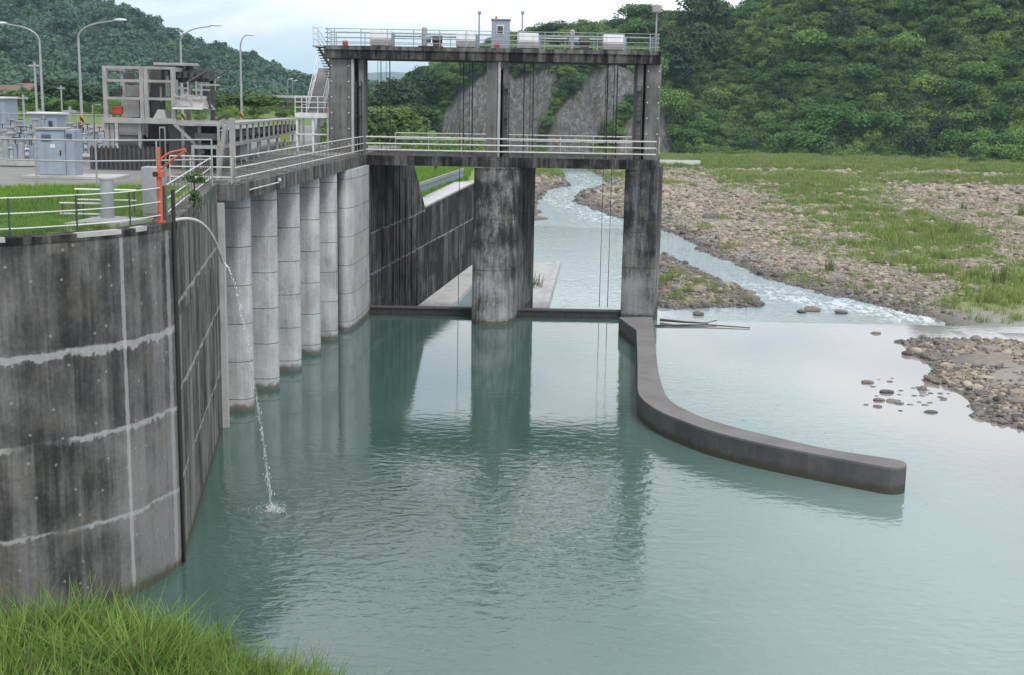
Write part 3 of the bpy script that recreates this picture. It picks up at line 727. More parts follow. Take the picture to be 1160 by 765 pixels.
# ================================================================== TERRACE + WALLS
def offset_line(line, d):
    out = []
    for i, p in enumerate(line):
        a = line[max(i-1, 0)]; b2 = line[min(i+1, len(line)-1)]; dx_, dy_ = b2[0]-a[0], b2[1]-a[1]; L = math.hypot(dx_, dy_)
        out.append((p[0]-dy_/L*d, p[1]+dx_/L*d))
    return out
def smooth_line(pts, n=6):
    P = [Vector((a, b2)) for a, b2 in pts]; out = []
    for i in range(len(P)-1):
        p0, p1, p2, p3 = P[max(i-1, 0)], P[i], P[i+1], P[min(i+2, len(P)-1)]
        for k in range(n):
            s = k/n; out.append(tuple(.5*((2*p1)+(-p0+p2)*s+(2*p0-5*p1+4*p2-p3)*s*s+(-p0+3*p1-3*p2+p3)*s**3)))
    out.append(tuple(P[-1])); return out
WL = smooth_line(WALL, 5); WIN = offset_line(WL, .5)
w2out = [CORNER, WALL2_END]; w2in = offset_line(w2out, .5)
rw = empty('retaining_wall', (-12.9, 32.2, 0), 'tall curved dark stained concrete retaining wall with pale horizontal seams, left foreground', 'retaining wall')
MB().prism(WL+WIN[::-1], -3, 9.82).build('wall', M['wall'], rw)
MB().prism(offset_line(WL, -.02)+offset_line(WL, .55)[::-1], 9.822, 10.0).build('coping', M['deck'], rw, bevel=.02)
# repaired pale mortar slabs on the coping
mb = MB()
for a, b2 in ((19, 21), (26, 31), (32, 35)): mb.prism(offset_line(WL, -.03)[a:b2]+offset_line(WL, .12+.04*(a%3))[a:b2][::-1], 9.90, 10.02)
mb.build('mortar_patch', M['pale'], rw)
rw2 = empty('side_wall', (-10.5, 44, 0), 'tall streaked concrete wall running back from the corner to the intake', 'retaining wall')
g0 = (CORNER[0]-.02, CORNER[1]+.16)
w2 = [g0, WALL2_END]
MB().prism([g0, WALL2_END, (WALL2_END[0]-.6, WALL2_END[1]), (g0[0]-.6, g0[1])], -3, 9.72).build('wall', M['wall2'], rw2)
MB().prism([(g0[0]+.03, g0[1]), (WALL2_END[0]+.03, WALL2_END[1]), (WALL2_END[0]-.6, WALL2_END[1]), (g0[0]-.6, g0[1])], 9.722, 10.0).build('coping', M['deckpale'], rw2, bevel=.02)
MB().box(CORNER[0]-.5, CORNER[0]-.10, CORNER[1], CORNER[1]+.16, -3, 9.9).build('joint_seal', M['dark'], rw2)
MB().box(WALL2_END[0]-.06, WALL2_END[0]+.22, WALL2_END[1]+.02, WALL2_END[1]+.3, -3, 9.2).build('end_post', M['pale'], rw2)
o = MB().tube([(CORNER[0]+.06, CORNER[1]-.02, 10.9), (CORNER[0]+.06, CORNER[1]-.02, 5), (CORNER[0]+.05, CORNER[1]-.02, .1)], .055, 8).build('drain_pipe', M['black'])  # black tube standing in for the dark expansion joint gap
tag(o, 'black vertical drain pipe down the corner of the retaining wall', 'pipe')
m, t, b = newmat('rough_lawn'); p = t.pos()
t.put(b.inputs['Base Color'], t.mix(t.noise(p, .4, 6), (.05, .10, .02), (.13, .20, .045))); b.inputs['Roughness'].default_value = .95
M['hill_lawn'] = m
# terrace
m, t, b = newmat('yard_paving'); p = t.pos()
c = t.mix(t.noise(p, .5, 6), (.11, .105, .10), (.27, .26, .25)); c = t.mix(t.math('MULTIPLY', t.step(t.noise(p, .12, 3), .5, .6), .8), c, (.13, .12, .11)); t.put(b.inputs['Base Color'], c); b.inputs['Roughness'].default_value = .9
M['yard'] = m
m, t, b = newmat('lawn_soil'); p = t.pos()
t.put(b.inputs['Base Color'], t.mix(t.noise(p, 1.2, 6), (.09, .17, .025), (.19, .29, .05))); b.inputs['Roughness'].default_value = .95
M['lawn'] = m
tin = offset_line(WL, .45)
terr = MB().prism([(-400, 26)]+[q for q in tin]+[(-10.3, 36.5), (-12.1, 50.9), (-14.8, 51.0), (-14.8, 76), (-10.4, 76.2), (-9.5, 80), (-8.1, 91.6), (-14.4, 91.7), (-23, 150), (-73, 480), (-640, 480)], 2, 9.97).build('yard_terrace', M['yard'])
tag(terr, kind='structure')
lawn_poly = [q for q in tin if q[0] > -29]+[(-10.35, 36.5), (-12.0, 48), (-13.2, 48.4), (-15.5, 47.5), (-17, 47), (-19.5, 46), (-30, 46)]
lawn = MB().prism(lawn_poly, 9.9, 9.985).build('terrace_lawn', M['lawn']); tag(lawn, kind='structure')
GT = proto_collection('turf_kinds', [blade_mesh('turf', M['grassT'], 300+i, 18, .30, .16, .018, .6) for i in range(4)])
X = RNG.uniform(-24, -9.6, 9000); Y = RNG.uniform(27.5, 48, 9000); k = sdf(lawn_poly, X, Y) < -.15
k &= ~((np.abs(X+11.1) < 1.0) & (np.abs(Y-35.2) < 1.2)); X, Y = X[k], Y[k]
hgt = .75+.5*fbm(X, Y, .4, 3, 15)
o = scatter('lawn_grass', np.stack([X, Y, 0*X+9.98], -1), np.stack([hgt, hgt, hgt], -1), rots(len(X), .1), RNG.integers(0, 4, len(X)), GT)
tag(o, 'bright green unmown grass on top of the retaining wall', 'grass', kind='stuff')
fl = MB().prism([(-23, 145), (-73.5, 480), (-640, 480), (-640, 125), (-60, 125)], 9.9, 9.99).build('far_lawn', M['hill_lawn']); tag(fl, kind='structure')
X = RNG.uniform(-190, -17, 1500); Y = 128+RNG.random(1500)**.6*240; k = (X < -.153*Y-2) & ((fbm(X, Y, .05, 3, 91) > -.05) | (Y > 165)) & (X > -.46*Y); X, Y = X[k], Y[k]
rr_ = RNG.uniform(.5, 1.5, len(X))*sstep(105, 190, Y)+.3
o = scatter('yard_undergrowth', np.stack([X, Y, 9.99+rr_*.3], -1), scl(rr_), rots(len(X)), RNG.integers(0, 8, len(X)), CR_R); tag(o, 'green bushes and scrub along the back of the plant yard', 'shrubbery', kind='stuff')
lb = MB().prism([(-24, 160), (-3, 160), (-12, 215), (-21.5, 345), (-60, 400), (-70, 400)], -2, 4.2).build('left_bank', M['hill_lawn']); tag(lb, kind='structure')
X = RNG.uniform(-60, -3, 2600); Y = RNG.uniform(166, 345, 2600); k = (X > -.165*Y) & (X < -2.0-.02*(Y-160)) & ((Y < 215) | (X < -.064*Y-2.5)); X, Y = X[k], Y[k]
rr_ = RNG.uniform(1.2, 2.6, len(X)); o = scatter('left_bank_undergrowth', np.stack([X, Y, 4.2+rr_*.4+.012*(Y-166)], -1), scl(rr_), rots(len(X)), RNG.integers(0, 8, len(X)), CR_R); tag(o, 'thick green scrub on the left bank behind the gate tower', 'shrubbery', kind='stuff')
# field terrace downstream behind the channel wall
fld = MB().prism([(-14.2, 95.6), (chan(95)-.6, 95.6), (chan(122)-.8, 122), (-2, 150), (-3, 163), (-24, 163), (-15.5, 101)], 0, 5.3).build('lower_field', M['lawn']); tag(fld, kind='structure')
GF = proto_collection('field_grass_kinds', [blade_mesh('field_grass', M['grassT'], 320+i, 16, .5, .4, .06, .5) for i in range(3)])
X = RNG.uniform(-14, -2, 5000); Y = RNG.uniform(97, 163, 5000); k = X < chan(np.minimum(Y, 122))-1.6; X, Y = X[k], Y[k]
o = scatter('field_grass', np.stack([X, Y, 0*X+5.3], -1), scl(RNG.uniform(.6, 1.1, len(X))), rots(len(X), .1), RNG.integers(0, 3, len(X)), GF)
tag(o, 'bright green grass field seen under the lower deck', 'grass', kind='stuff')

# near bank grass ---------------------------------------------------------
GB = proto_collection('bank_grass_kinds', [blade_mesh('bank_grass', M['grassN'], 340+i, 16, 1.2, .26, .038, 1.1) for i in range(6)]+[blade_mesh('tall_reed', M['grassN'], 360+i, 8, 1.7, .18, .045, .6) for i in range(2)]+[blade_mesh('broad_weed', M['leafN'], 370, 10, .9, .2, .13, 1.1), blade_mesh('dry_stalk', M['leafY'], 371, 6, 1.5, .2, .035, .5)])
X = RNG.uniform(-18, -1, 6800); Y = RNG.uniform(19, 35.5, 6800); d = sdf(bank_poly, X, Y)
wl = sdf([(-40, 60)]+WL+[(-9.5, 60)], X, Y)
k = (d < .25+.5*vnoise(X, Y, 1.1, 5)) & (wl > .15); X, Y, d = X[k], Y[k], d[k]
Zb = np.where(d < 0, np.clip(-d, 0, 3)*.22-.05, -.02)
s = (.66+.40*sstep(0, -3, d)+.55*fbm(X, Y, .55, 3, 16))*RNG.uniform(.55, 1.25, len(X))
o = scatter('bank_grass', np.stack([X, Y, Zb], -1), np.stack([s, s, s*RNG.uniform(.8, 1.2, len(s))], -1), rots(len(s), .12), RNG.choice(10, len(s), p=[.12]*6+[.10, .09, .06, .03]), GB)
tag(o, 'lush tall green grass on the near bank at the foot of the wall', 'grass', kind='stuff')

# ================================================================== STONES
X = RNG.uniform(-4, 112, 225000); Y = 84+(RNG.random(225000)**1.7)*190; Z = ground_z(X, Y); g = green(X, Y)
k = (Z > -2.08) & (g < .62+RNG.normal(0, .3, len(X))) & (X > np.where(Y < 125, chan(Y)+9, -2)) & (np.abs(X/Y) < .60) & (fbm(X, Y, .045, 3, 131) > -.34+RNG.normal(0, .06, len(X))); X, Y, Z = X[k], Y[k], Z[k]
r = np.exp(RNG.normal(-1.86, .58, len(X)))*(1+np.clip((Y-110)/160, 0, .9))*(1+.5*fbm(X, Y, .06, 2, 132)); r = np.clip(r, .10, 1.7)
wet = RNG.random(len(X)) < sstep(-1.35, -1.95, Z)
for nm, kk, cl, nk, lab in (('river_stones', ~wet, STONES, 6, 'pinkish grey gravel and cobbles covering the dry riverbed downstream'), ('shore_stones', wet, WSTONES, 4, 'darker wet cobbles along the edges of the downstream channel')):
    o = scatter(nm, np.stack([X[kk], Y[kk], Z[kk]+.08*r[kk]], -1), np.stack([r[kk]]*3, -1)*RNG.uniform(.8, 1.2, (kk.sum(), 3)), rots(kk.sum(), .3), RNG.integers(0, nk, kk.sum()), cl)
    tag(o, lab, 'stones', kind='stuff')
X = RNG.uniform(16, 46, 30000); Y = RNG.uniform(40, 75.5, 30000); Z = ground_z(X, Y)
nz = fbm(X, Y, .22, 3, 77); k = (Z > -.03) & (nz > -.42+.25*(RNG.random(len(X)))) & (Y < weirY(X)-.7); X, Y, Z = X[k], Y[k], Z[k]
r = np.clip(np.exp(RNG.normal(-1.75, .48, len(X))), .06, .8); wet = RNG.random(len(X)) < .35+.6*sstep(.22, .02, Z)
for nm, kk, cl, nk, lab in (('bar_stones', ~wet, STONES, 6, 'brownish cobbles heaped on the gravel bar upstream of the weir'), ('bar_shore_stones', wet, WSTONES, 4, 'dark wet cobbles at the water edge of the upstream gravel bar')):
    o = scatter(nm, np.stack([X[kk], Y[kk], Z[kk]+.06*r[kk]], -1), np.stack([r[kk]]*3, -1)*RNG.uniform(.8, 1.2, (kk.sum(), 3)), rots(kk.sum(), .3), RNG.integers(0, nk, kk.sum()), cl)
    tag(o, lab, 'stones', kind='stuff')
def boulder(px, py, z, s, label, group=None, wet=True, flat=.5):
    v = atz(px, py, z); me = (WSTONES if wet else STONES).objects[random.randrange(4)].data
    o = bpy.data.objects.new('boulder', me); COL.objects.link(o); o.location = (v.x, v.y, z+.02); o.scale = (s, s*.8, s*flat); o.rotation_euler = (random.uniform(-.1, .1), 0, random.uniform(-.4, .4))
    return tag(o, label, 'rock', group)
boulder(983, 434, 0, .62, 'largest flat dark rock alone in the shallows left of the gravel bar', 'rocks in the shallows')
boulder(1005, 445, 0, .72, 'broad flat rock in the shallows, centre of the scattered rocks', 'rocks in the shallows')
boulder(1011, 455, 0, .62, 'rounded rock paired with a smaller one in the shallows', 'rocks in the shallows')
boulder(1019, 457.5, 0, .4, 'smaller dark rock touching the rounded rock in the shallows', 'rocks in the shallows')
boulder(996, 454, 0, .55, 'rock at the lower left of the scattered rocks in the shallows', 'rocks in the shallows')
boulder(994, 461, 0, .42, 'flat rock nearest the pool in the shallows', 'rocks in the shallows')
boulder(1055, 467.5, 0, .55, 'flat rock by the lower tip of the gravel bar', 'rocks in the shallows')
boulder(1045, 442, 0, .45, 'upright dark rock in the shallows near the gravel bar', 'rocks in the shallows', flat=1.5)
boulder(992, 378, 0, .65, 'dark rock lying on the wet weir crest', 'rocks in the shallows')
for k in range(34):
    while True:
        px = random.gauss(1030, 26); py = random.gauss(447, 13)
        if 975 < px < 1085 and 424 < py < 474: break
    boulder(px, py, -.02, random.uniform(.14, .34), 'small dark stone poking out of the shallows by the gravel bar', 'small stones in the shallows')
for (px, py, s, lab) in [(920, 351, 1.3, 'dark boulder in the rapids at the weir foot'), (953, 354, 1.0, 'lone dark boulder right of the bigger one at the weir foot'), (908, 353, .8, 'small boulder touching the left side of the rapids boulder'), (791, 355.5, .9, 'round dark rock in the water below the gravel island'),
                          (806, 246, 2.6, 'large flat dark boulder on the right bank beside the channel'), (918, 255, 2.0, 'pale boulder amid cobbles, left of a pale pair'), (935, 255, 2.2, 'pale boulder amid cobbles, right of its pale neighbour'),
                          (1123, 302, 1.3, 'pale round boulder next to the dark reed clump'), (925, 269, 1.6, 'pale flat boulder just below the pale pair'), (1058, 312, 1.4, 'pale boulder in the cobbles left of the reed clump'), (895, 254, 1.4, 'grey boulder at the left of the pale boulders'), (1041, 318, 1.0, 'small pale boulder in sparse grass on the right bank')]:
    v = 1 if py > 340 or px == 806 else 0
    boulder(px, py, -1.9 if py > 345 else -1.35, s, lab, 'boulders on the downstream bed', bool(v), .55)
for px, py, z, L, a, lab in ((838, 262, -1.3, 3.2, .5, 'grey driftwood trunk lying on the cobbles above the right channel'), (1010, 300, -1.25, 2.2, 2.6, 'short bleached driftwood limb in the thin grass of the right bank'), (1120, 420, .25, 1.6, .3, 'small driftwood stick on the upstream gravel bar')):
    v = atz(px, py, z); d_ = Vector((math.cos(a), math.sin(a), .03))
    o = MB().tube([v, v+d_*L*.5+Vector((.05, .08, .06)), v+d_*L], .11 if L > 2 else .05, 7, .04).tube([v+d_*L*.55+Vector((0, 0, .05)), v+d_*L*.8+Vector((-.3, .35, .25))], .04, 6, .015).build('driftwood', M['bark']); tag(o, lab, 'driftwood')
# grass tufts on the banks
GM = proto_collection('meadow_kinds', [blade_mesh('meadow_grass', M['grassM'], 400+i, 22, .85, .55, .07, .45) for i in range(4)])
X = RNG.uniform(2, 170, 85000); Y = 86+RNG.random(85000)*240; g = green(X, Y); Z = ground_z(X, Y)
k = (Z > -1.85) & (g*1.0 > RNG.uniform(.15, 1.25-.25*sstep(190, 230, Y), len(X))) & (np.abs(X/Y) < .60) & (Y < hfoot(X)+4); X, Y, Z, g = X[k], Y[k], Z[k], g[k]
s = RNG.uniform(.5, 1.1, len(X))*(.65+.5*g)*(1+.5*sstep(180, 280, Y))
o = scatter('meadow_grass', np.stack([X, Y, Z], -1), np.stack([s, s, s], -1), rots(len(s), .1), RNG.integers(0, 4, len(s)), GM)
tag(o, 'yellow-green wild grass spreading over the right bank and valley floor', 'grass', kind='stuff')
clump_me = [blade_mesh('reed_clump', M['reed'], 430+i, 60, 1.5, .5, .05, .35) for i in range(3)]
cl = [(935, 233, .9, 'reed clump in pale grass near the upper gravel strip, left of two others'), (1027, 219, 1.1, 'dark reed clump on the upper gravel strip'), (1091, 240, 1.0, 'dark reed clump midway along the upper gravel strip'), (1159, 248, 1.6, 'big dark reed clump at the right frame edge'),
      (1078, 268, 1.3, 'green reed clump in the middle of the pale grass'), (1132, 322, 1.5, 'dark reed clump beside the pale round boulder'), (1051, 227, .8, 'small reed clump right of the dark one on the upper strip'), (1065, 229, .8, 'thin reed clump, second right of the dark one on the upper strip'),
      (1044, 262, 1.0, 'faint green reed clump left of the middle grass clump'), (930, 232, .8, 'small reed clump touching its bigger neighbour in pale grass'), (1128, 232, .8, 'pale reed clump on the far right of the upper strip'), (955, 238, .8, 'slim reed clump at the edge of the cobbles'), (908, 206, 1.0, 'green reed clump at the far edge of the cobbles'), (895, 205, 1.1, 'wide green reed clump on the far cobble edge'), (940, 305, 1.0, 'low weed clump among wet cobbles above the channel'), (1098, 285, .9, 'small reed clump amid the lower pale grass')]
for i, (px, py, s, lab) in enumerate(cl):
    v = atz(px, py, -1.2); zz = float(ground_z(np.array([v.x]), np.array([v.y]))[0])
    o = bpy.data.objects.new('reed_clump', clump_me[i % 3]); COL.objects.link(o); o.location = (v.x, v.y, zz-.05); o.scale = (s, s, s); o.rotation_euler = (0, 0, i)
    tag(o, lab, 'reeds', 'reed clumps on the right bank')
v = atz(762, 183, .3)
o = MB().box(v.x-5, v.x+6, v.y, v.y+.6, -.4, .6).build('concrete_barrier', M['white']); tag(o, 'long low white concrete barrier far across the riverbed', 'barrier')

# ================================================================== WEIR, GUIDE WALL
def wpts(off, z): return [(8.8, weirY(8.8)+off), (150, weirY(60)+off+0)]
crest = MB()
vs = []
for X_ in np.linspace(8.6, 70, 80):
    zc = -.07+.10*min(1, max(0, (X_-11)/26))+.012*math.sin(X_*1.7); y0 = weirY(X_)
    for dy_, zz in ((-2.6, -1.2), (-1.6, zc-.06), (-.6, zc), (1.4, zc), (2.6, zc-.35), (6.5, -2.6)): vs.append((X_, y0+dy_, zz))
fs = [(i*6+j, i*6+j+1, (i+1)*6+j+1, (i+1)*6+j)[::-1] for i in range(79) for j in range(5)]
crest.add(vs, fs, True)
o = crest.build('overflow_weir', M['apron']); tag(o, 'long low wet concrete overflow weir crest between the pool and the rapids', 'weir')
o = MB().tube([atz(742, 369, .05), atz(800, 368, .1), atz(850, 371.5, .05)], .06, 8, .03).build('driftwood_log', M['wood']); tag(o, 'long thin dark driftwood log lying on the weir crest', 'driftwood')
o = MB().tube([atz(748, 362.5, .12), atz(775, 365, .15), atz(802, 366.3, .1)], .09, 8, .04).tube([atz(800, 366, .1), atz(812, 363, .2)], .03, 6).build('driftwood_branch', M['wood']); tag(o, 'shorter thick dark driftwood branch beside the longer log on the weir', 'driftwood')
# guide wall
Lpx = [(701, 359.5), (721, 374), (722, 400), (722.3, 425), (722.6, 442.6), (727, 451), (735, 458), (748, 466), (764, 473), (799, 486), (834, 495.5), (869, 503.5), (938, 517), (1003, 529)]
Rpx = [(739, 359.4), (740, 369), (743, 397), (745, 415), (747.5, 428), (754, 447), (763, 456.5), (775, 463.5), (799, 474), (834, 484.5), (869, 493), (938, 508.7), (1012, 520)]
L_ = plan(Lpx, 1.0); R_ = plan(Rpx, 1.0); a, b2 = Vector(L_[-1]), Vector(R_[-1]); c_ = (a+b2)/2; ra = (a-b2).length/2
ang = math.atan2(a.y-c_.y, a.x-c_.x); tip = [(c_.x+ra*math.cos(ang+PI*k/10), c_.y+ra*math.sin(ang+PI*k/10)) for k in range(1, 10)]
gw = empty('guide_wall', (*L_[5], 0), 'long curved dark grey concrete guide wall rising just above the water', 'guide wall')
L2 = [L_[0], L_[1]]+smooth_line(L_[1:], 4)[1:]; R2 = smooth_line(R_, 4)
MB().prism(L2+tip+R2[::-1], -2.5, .92).build('wall', M['guide'], gw)
gp = L2+tip+R2[::-1]
M['guidetop'] = concrete('guide_wall_top_concrete', (.20, .192, .188), (.12, .114, .112), bias=.45, contrast=.3, streak=.2, moss=False)
MB().prism(gp, .922, 1.0).build('coping', M['guidetop'], gw, bevel=.03)

# ================================================================== INTAKE
inx = lambda Y: -11.05+.0671*(Y-51.2)
ik = empty('water_intake', (-11, 65, 0), 'water intake with six pale round nosed concrete piers under a long deck beam', 'intake')
for i in range(5):
    cy = 54.25+4.13*i; cx = inx(cy)-.90+.07*i
    arc = [(cx+.57*math.cos(a), cy+.57*math.sin(a)) for a in np.linspace(-PI/2, PI/2, 15)]
    MB().prism([(cx-3.2, cy-.57)]+arc+[(cx-3.2, cy+.57)], -3, 9.28, False).build('pier', M['pile'], ik)
ab = smooth_line([(-10.35, 74.2), (-10.2, 73.5), (-9.85, 73.2), (-9.5, 73.35), (-9.28, 74.2), (-9.1, 76.5), (-8.98, 79.2)], 4)
MB().prism(ab+[(-9.9, 79.2), (-14, 79.2), (-14, 74.2)], -3, 9.28).build('pier', M['pile'], ik, label='widest round nosed pier joining the gate tower')
MB().box(-15.2, -14.6, 51.2, 79, -3, 9.28).build('back_wall', M['dark'], ik)  # deep interior shade painted into the wall colour
for i in range(5):
    cy = 54.25+4.13*i+2.07
    mb = MB()
    for k in range(14): mb.box(inx(cy)-2.6, inx(cy)-2.53, cy-1.45+k*.215, cy-1.42+k*.215, -2, 9.2)
    mb.build('trash_rack', M['black'], ik)
bl = [(inx(51.2), 51.2), (inx(79.3), 79.3)]
MB().prism([bl[0], bl[1], (-15.5, 79.3), (-15.5, 51.2)], 9.29, 9.93).build('deck_slab', M['deckpale'], ik, bevel=.02)

# channel wall downstream
cw = empty('channel_wall', (-8, 88, -2), 'dark water-stained channel wall behind the left gate stepping down to a lower wall', 'channel wall')
yw = [80.1, 94.8, 98.6, 118, 132]
mb = MB()
def wallrun(mb, sec, th=1.3, zb=None, dx=0.0):
    vs = []
    for (Y, zt) in sec: x = chan(Y)+dx; z0 = -4 if zb is None else zt-zb; vs += [(x, Y, z0), (x, Y, zt), (x-th, Y, zt), (x-th, Y, z0)]
    n = len(sec); fs = []
    for i in range(n-1):
        for j in range(4): fs.append((i*4+j, i*4+(j+1) % 4, (i+1)*4+(j+1) % 4, (i+1)*4+j)[::-1])
    fs += [(0, 1, 2, 3)[::-1], tuple((n-1)*4+k for k in range(4))]
    return mb.add(vs, fs)
wallrun(MB(), [(80.1, 9.27), (91.9, 9.27), (92.9, 8.4), (96.6, 5.25)]).build('wall', M['channel'], cw)
wallrun(MB(), [(96.62, 5.2), (118, 5.6), (132, 5.0)], 1.6).build('low_wall', M['lowwall'], cw)
mb = MB()
for k in range(9):
    Y = 82.2+k*1.9; x = chan(Y); mb.box(x-.1, x+.06, Y, Y+.28, -3, 9.2 if Y < 92 else 4.8)
mb.build('rib', M['channel'], cw)
wallrun(MB(), [(96.7, 5.35), (118, 5.75), (132, 5.15)], 1.7, .147, .04).build('coping', M['apron'], cw)
vs = []
o = MB().prism([(chan(81)+.02, 81), (chan(125)+.02, 125), (chan(125)+1.3, 125), (chan(81)+3.1, 81)], -3.5, -1.85).build('channel_ledge', M['pale']); tag(o, 'pale concrete ledge at the foot of the dark channel wall', 'ledge')
p0 = [(1.35, 86.2), (2.6, 92), (5.0, 118)]
o = MB().prism([(-.6, 87), (2.1, 87), (4.4, 119.5), (1.4, 119.5)], -3.5, -1.72).prism([(1.7, 87), (2.14, 87), (4.44, 119.6), (4.0, 119.6)], -3.5, -1.60).build('divider_wall', M['pale']); tag(o, 'low flat concrete divider behind the middle pier with dry weeds on it', 'divider wall')
o = bpy.data.objects.new('dry_weed', blade_mesh('dry_weed', M['leafY'], 477, 50, 1.2, .6, .05, .6)); COL.objects.link(o); o.location = (1.75, 104, -1.72); o.scale = (1.2, 2.2, 1.0); tag(o, 'dry yellow weed clump growing on the low divider wall', 'weeds')
# field guard rail
gr = empty('guard_rail', (-8, 110, 5.3), 'pale green guard rail edging the grass field under the deck', 'guard rail')
gl = lambda Y: chan(Y)-2.6
MB().bar((gl(95), 95, 6.15), (gl(128), 128, 6.35), .12, .28).build('beam', M['galv'], gr)
MB().bar((gl(95)-.05, 95, 5.7), (gl(128)-.05, 128, 5.8), .06, .75).build('panel', M['bluedark'], gr)
for k in range(12): MB().box(gl(97+k*2.7)-.2, gl(97+k*2.7)-.1, 97+k*2.7, 97.1+k*2.7, 5.2, 6.3).build('post', M['galv'], gr)
o = MB().tube([(-8.6, 140, 5.3), (-8.6, 140, 6.4)], .22, 8, .12).build('field_post', M['black']); tag(o, 'small dark post standing in the green field', 'post')

# ================================================================== GATE TOWER
tw = empty('sluice_gate_tower', (-1.5, 80, 0), 'tall concrete sluice gate tower with two bays and two decks', 'gate tower')
U = Vector((.148, .989)); 
def skew(cx, cy, w, length, nose, slots):
    """plan of a pier: nose first, then the two sides running back along the flow"""
    n = Vector((U.y, -U.x)); base = Vector((cx, cy)); pts = []
    if nose:
        a0 = math.atan2(n.y, n.x)
        pts += [(base.x+w/2*math.cos(a0-PI*k/14), base.y+w/2*math.sin(a0-PI*k/14)) for k in range(15)]
    else: pts += [tuple(base+n*w/2), tuple(base-n*w/2)]
    left = base-n*w/2
    for s0, s1 in slots:
        for s, dd in ((s0, 0), (s0, .3), (s1, .3), (s1, 0)): pts.append(tuple(left+U*s+n*dd))
    pts.append(tuple(left+U*length)); right = base+n*w/2; pts.append(tuple(right+U*length))
    for s0, s1 in slots[::-1]:
        for s, dd in ((s1, 0), (s1, .3), (s0, .3), (s0, 0)): pts.append(tuple(right+U*s-n*dd))
    return pts
slots = [(3.2, 3.7), (4.6, 5.3), (6.6, 7.0)]
mp = MB().prism(skew(-1.32, 75.85, 2.34, 10.3, True, slots), -4, 9.27)
mp.v = [(x, y+.8*(79.35-y), z) if z > 9 and y < 79.35 else (x, y, z) for x, y, z in mp.v]     # the nose leans back under the deck
mp.build('pier', M['pier'], tw, label='middle pier with rounded nose and dark stain')
MB().prism(skew(7.80, 79.3, 2.05, 8.0, False, [(1.2, 1.7), (3.0, 3.6)]), -4, 9.27).build('pier', M['pier'], tw, bevel=.04, label='right pier standing at the start of the curved guide wall')
MB().prism([(-9.9, 79.22), (-8.97, 79.22), (-8.97, 80.08), (-9.9, 80.08)], -4, 9.27).build('abutment', M['pier'], tw)
# lower deck
MB().prism([(-9.5, 79.32), (8.75, 79.32), (9.9, 88.5), (-8.2, 88.5)], 9.28, 9.87).build('lower_deck', M['deck'], tw, bevel=.02)
mb = MB()
for X_ in np.arange(-9, 8.3, 1.5): mb.box(X_, X_+.45, 79.26, 79.32, 9.24, 9.86)
# columns
def colm(parts, lab):
    for i, (x0, x1, y0, y1, mt, nm) in enumerate(parts): MB().box(x0, x1, y0, y1, 9.86, 15.66).build(nm, M[mt], tw, bevel=.03, label=lab if i == 0 else None)
colm([(-11.5, -10.15, 80, 82.4, 'column', 'column'), (-10.14, -9.98, 79.9, 82.4, 'pale', 'guide_strip'), (-9.97, -9.72, 80.6, 82.4, 'dark', 'gate_slot'), (-9.71, -9.40, 80.1, 82.4, 'column', 'guide_column')], 'left wide column with rows of bolts')
colm([(-1.82, -1.15, 80, 82.4, 'column', 'column'), (-1.14, -.98, 79.9, 82.4, 'pale', 'guide_strip'), (-.97, -.85, 80.6, 82.4, 'dark', 'gate_slot'), (-.84, -.52, 80.1, 82.4, 'column', 'guide_column')], 'slim middle column')
colm([(7.92, 8.85, 80, 82.4, 'column', 'column'), (7.78, 7.91, 80.6, 82.4, 'dark', 'gate_slot'), (7.40, 7.77, 80.1, 82.4, 'column', 'guide_column')], 'right column with rows of bolts')
mb = MB()
for cx0, cx1 in ((-11.35, -10.3), (8.05, 8.72)):
    for z in np.arange(10.5, 15.6, .95):
        for x in (cx0, cx1): mb.box(x-.035, x+.035, 79.95, 80.02, z-.035, z+.035)
mb.build('bolt', M['white'], tw)['kind'] = 'stuff'
MB().add([(-1.15, 79.98, 15.66), (-.52, 79.98, 15.66), (-1.15, 79.98, 14.9), (-1.15, 82.4, 15.66), (-.52, 82.4, 15.66), (-1.15, 82.4, 14.9)], [(0, 2, 1), (3, 4, 5), (1, 2, 5, 4), (0, 3, 5, 2), (0, 1, 4, 3)]).build('haunch', M['column'], tw)
# upper deck
MB().box(-11.75, 8.75, 79.7, 84.2, 15.67, 16.42).build('upper_deck', M['deck'], tw, bevel=.02)
MB().box(-11.6, 8.6, 79.62, 79.70, 16.2, 16.44).build('deck_edge', M['deckpale'], tw)
# ladders
for x in (-9.66, -.62, 7.5):
    l = empty('ladder', (x, 79.8, 9.87), 'black steel ladder on the %s column of the tower' % {-9.66: 'left wide', -.62: 'slim middle', 7.5: 'right'}[x], 'ladder', 'ladders on the tower columns')
    for dx_ in (-.17, .17): MB().box(x+dx_-.03, x+dx_+.03, 79.8, 79.87, 9.9, 14.3).build('stile', M['black'], l)
    mb = MB()
    for z in np.arange(10.1, 14.3, .3): mb.box(x-.17, x+.17, 79.82, 79.85, z, z+.035)
    mb.build('rungs', M['black'], l)
    for z in (10.5, 12.2, 14.0): MB().box(x-.2, x+.2, 79.87, 80.1, z, z+.05).build('bracket', M['black'], l)
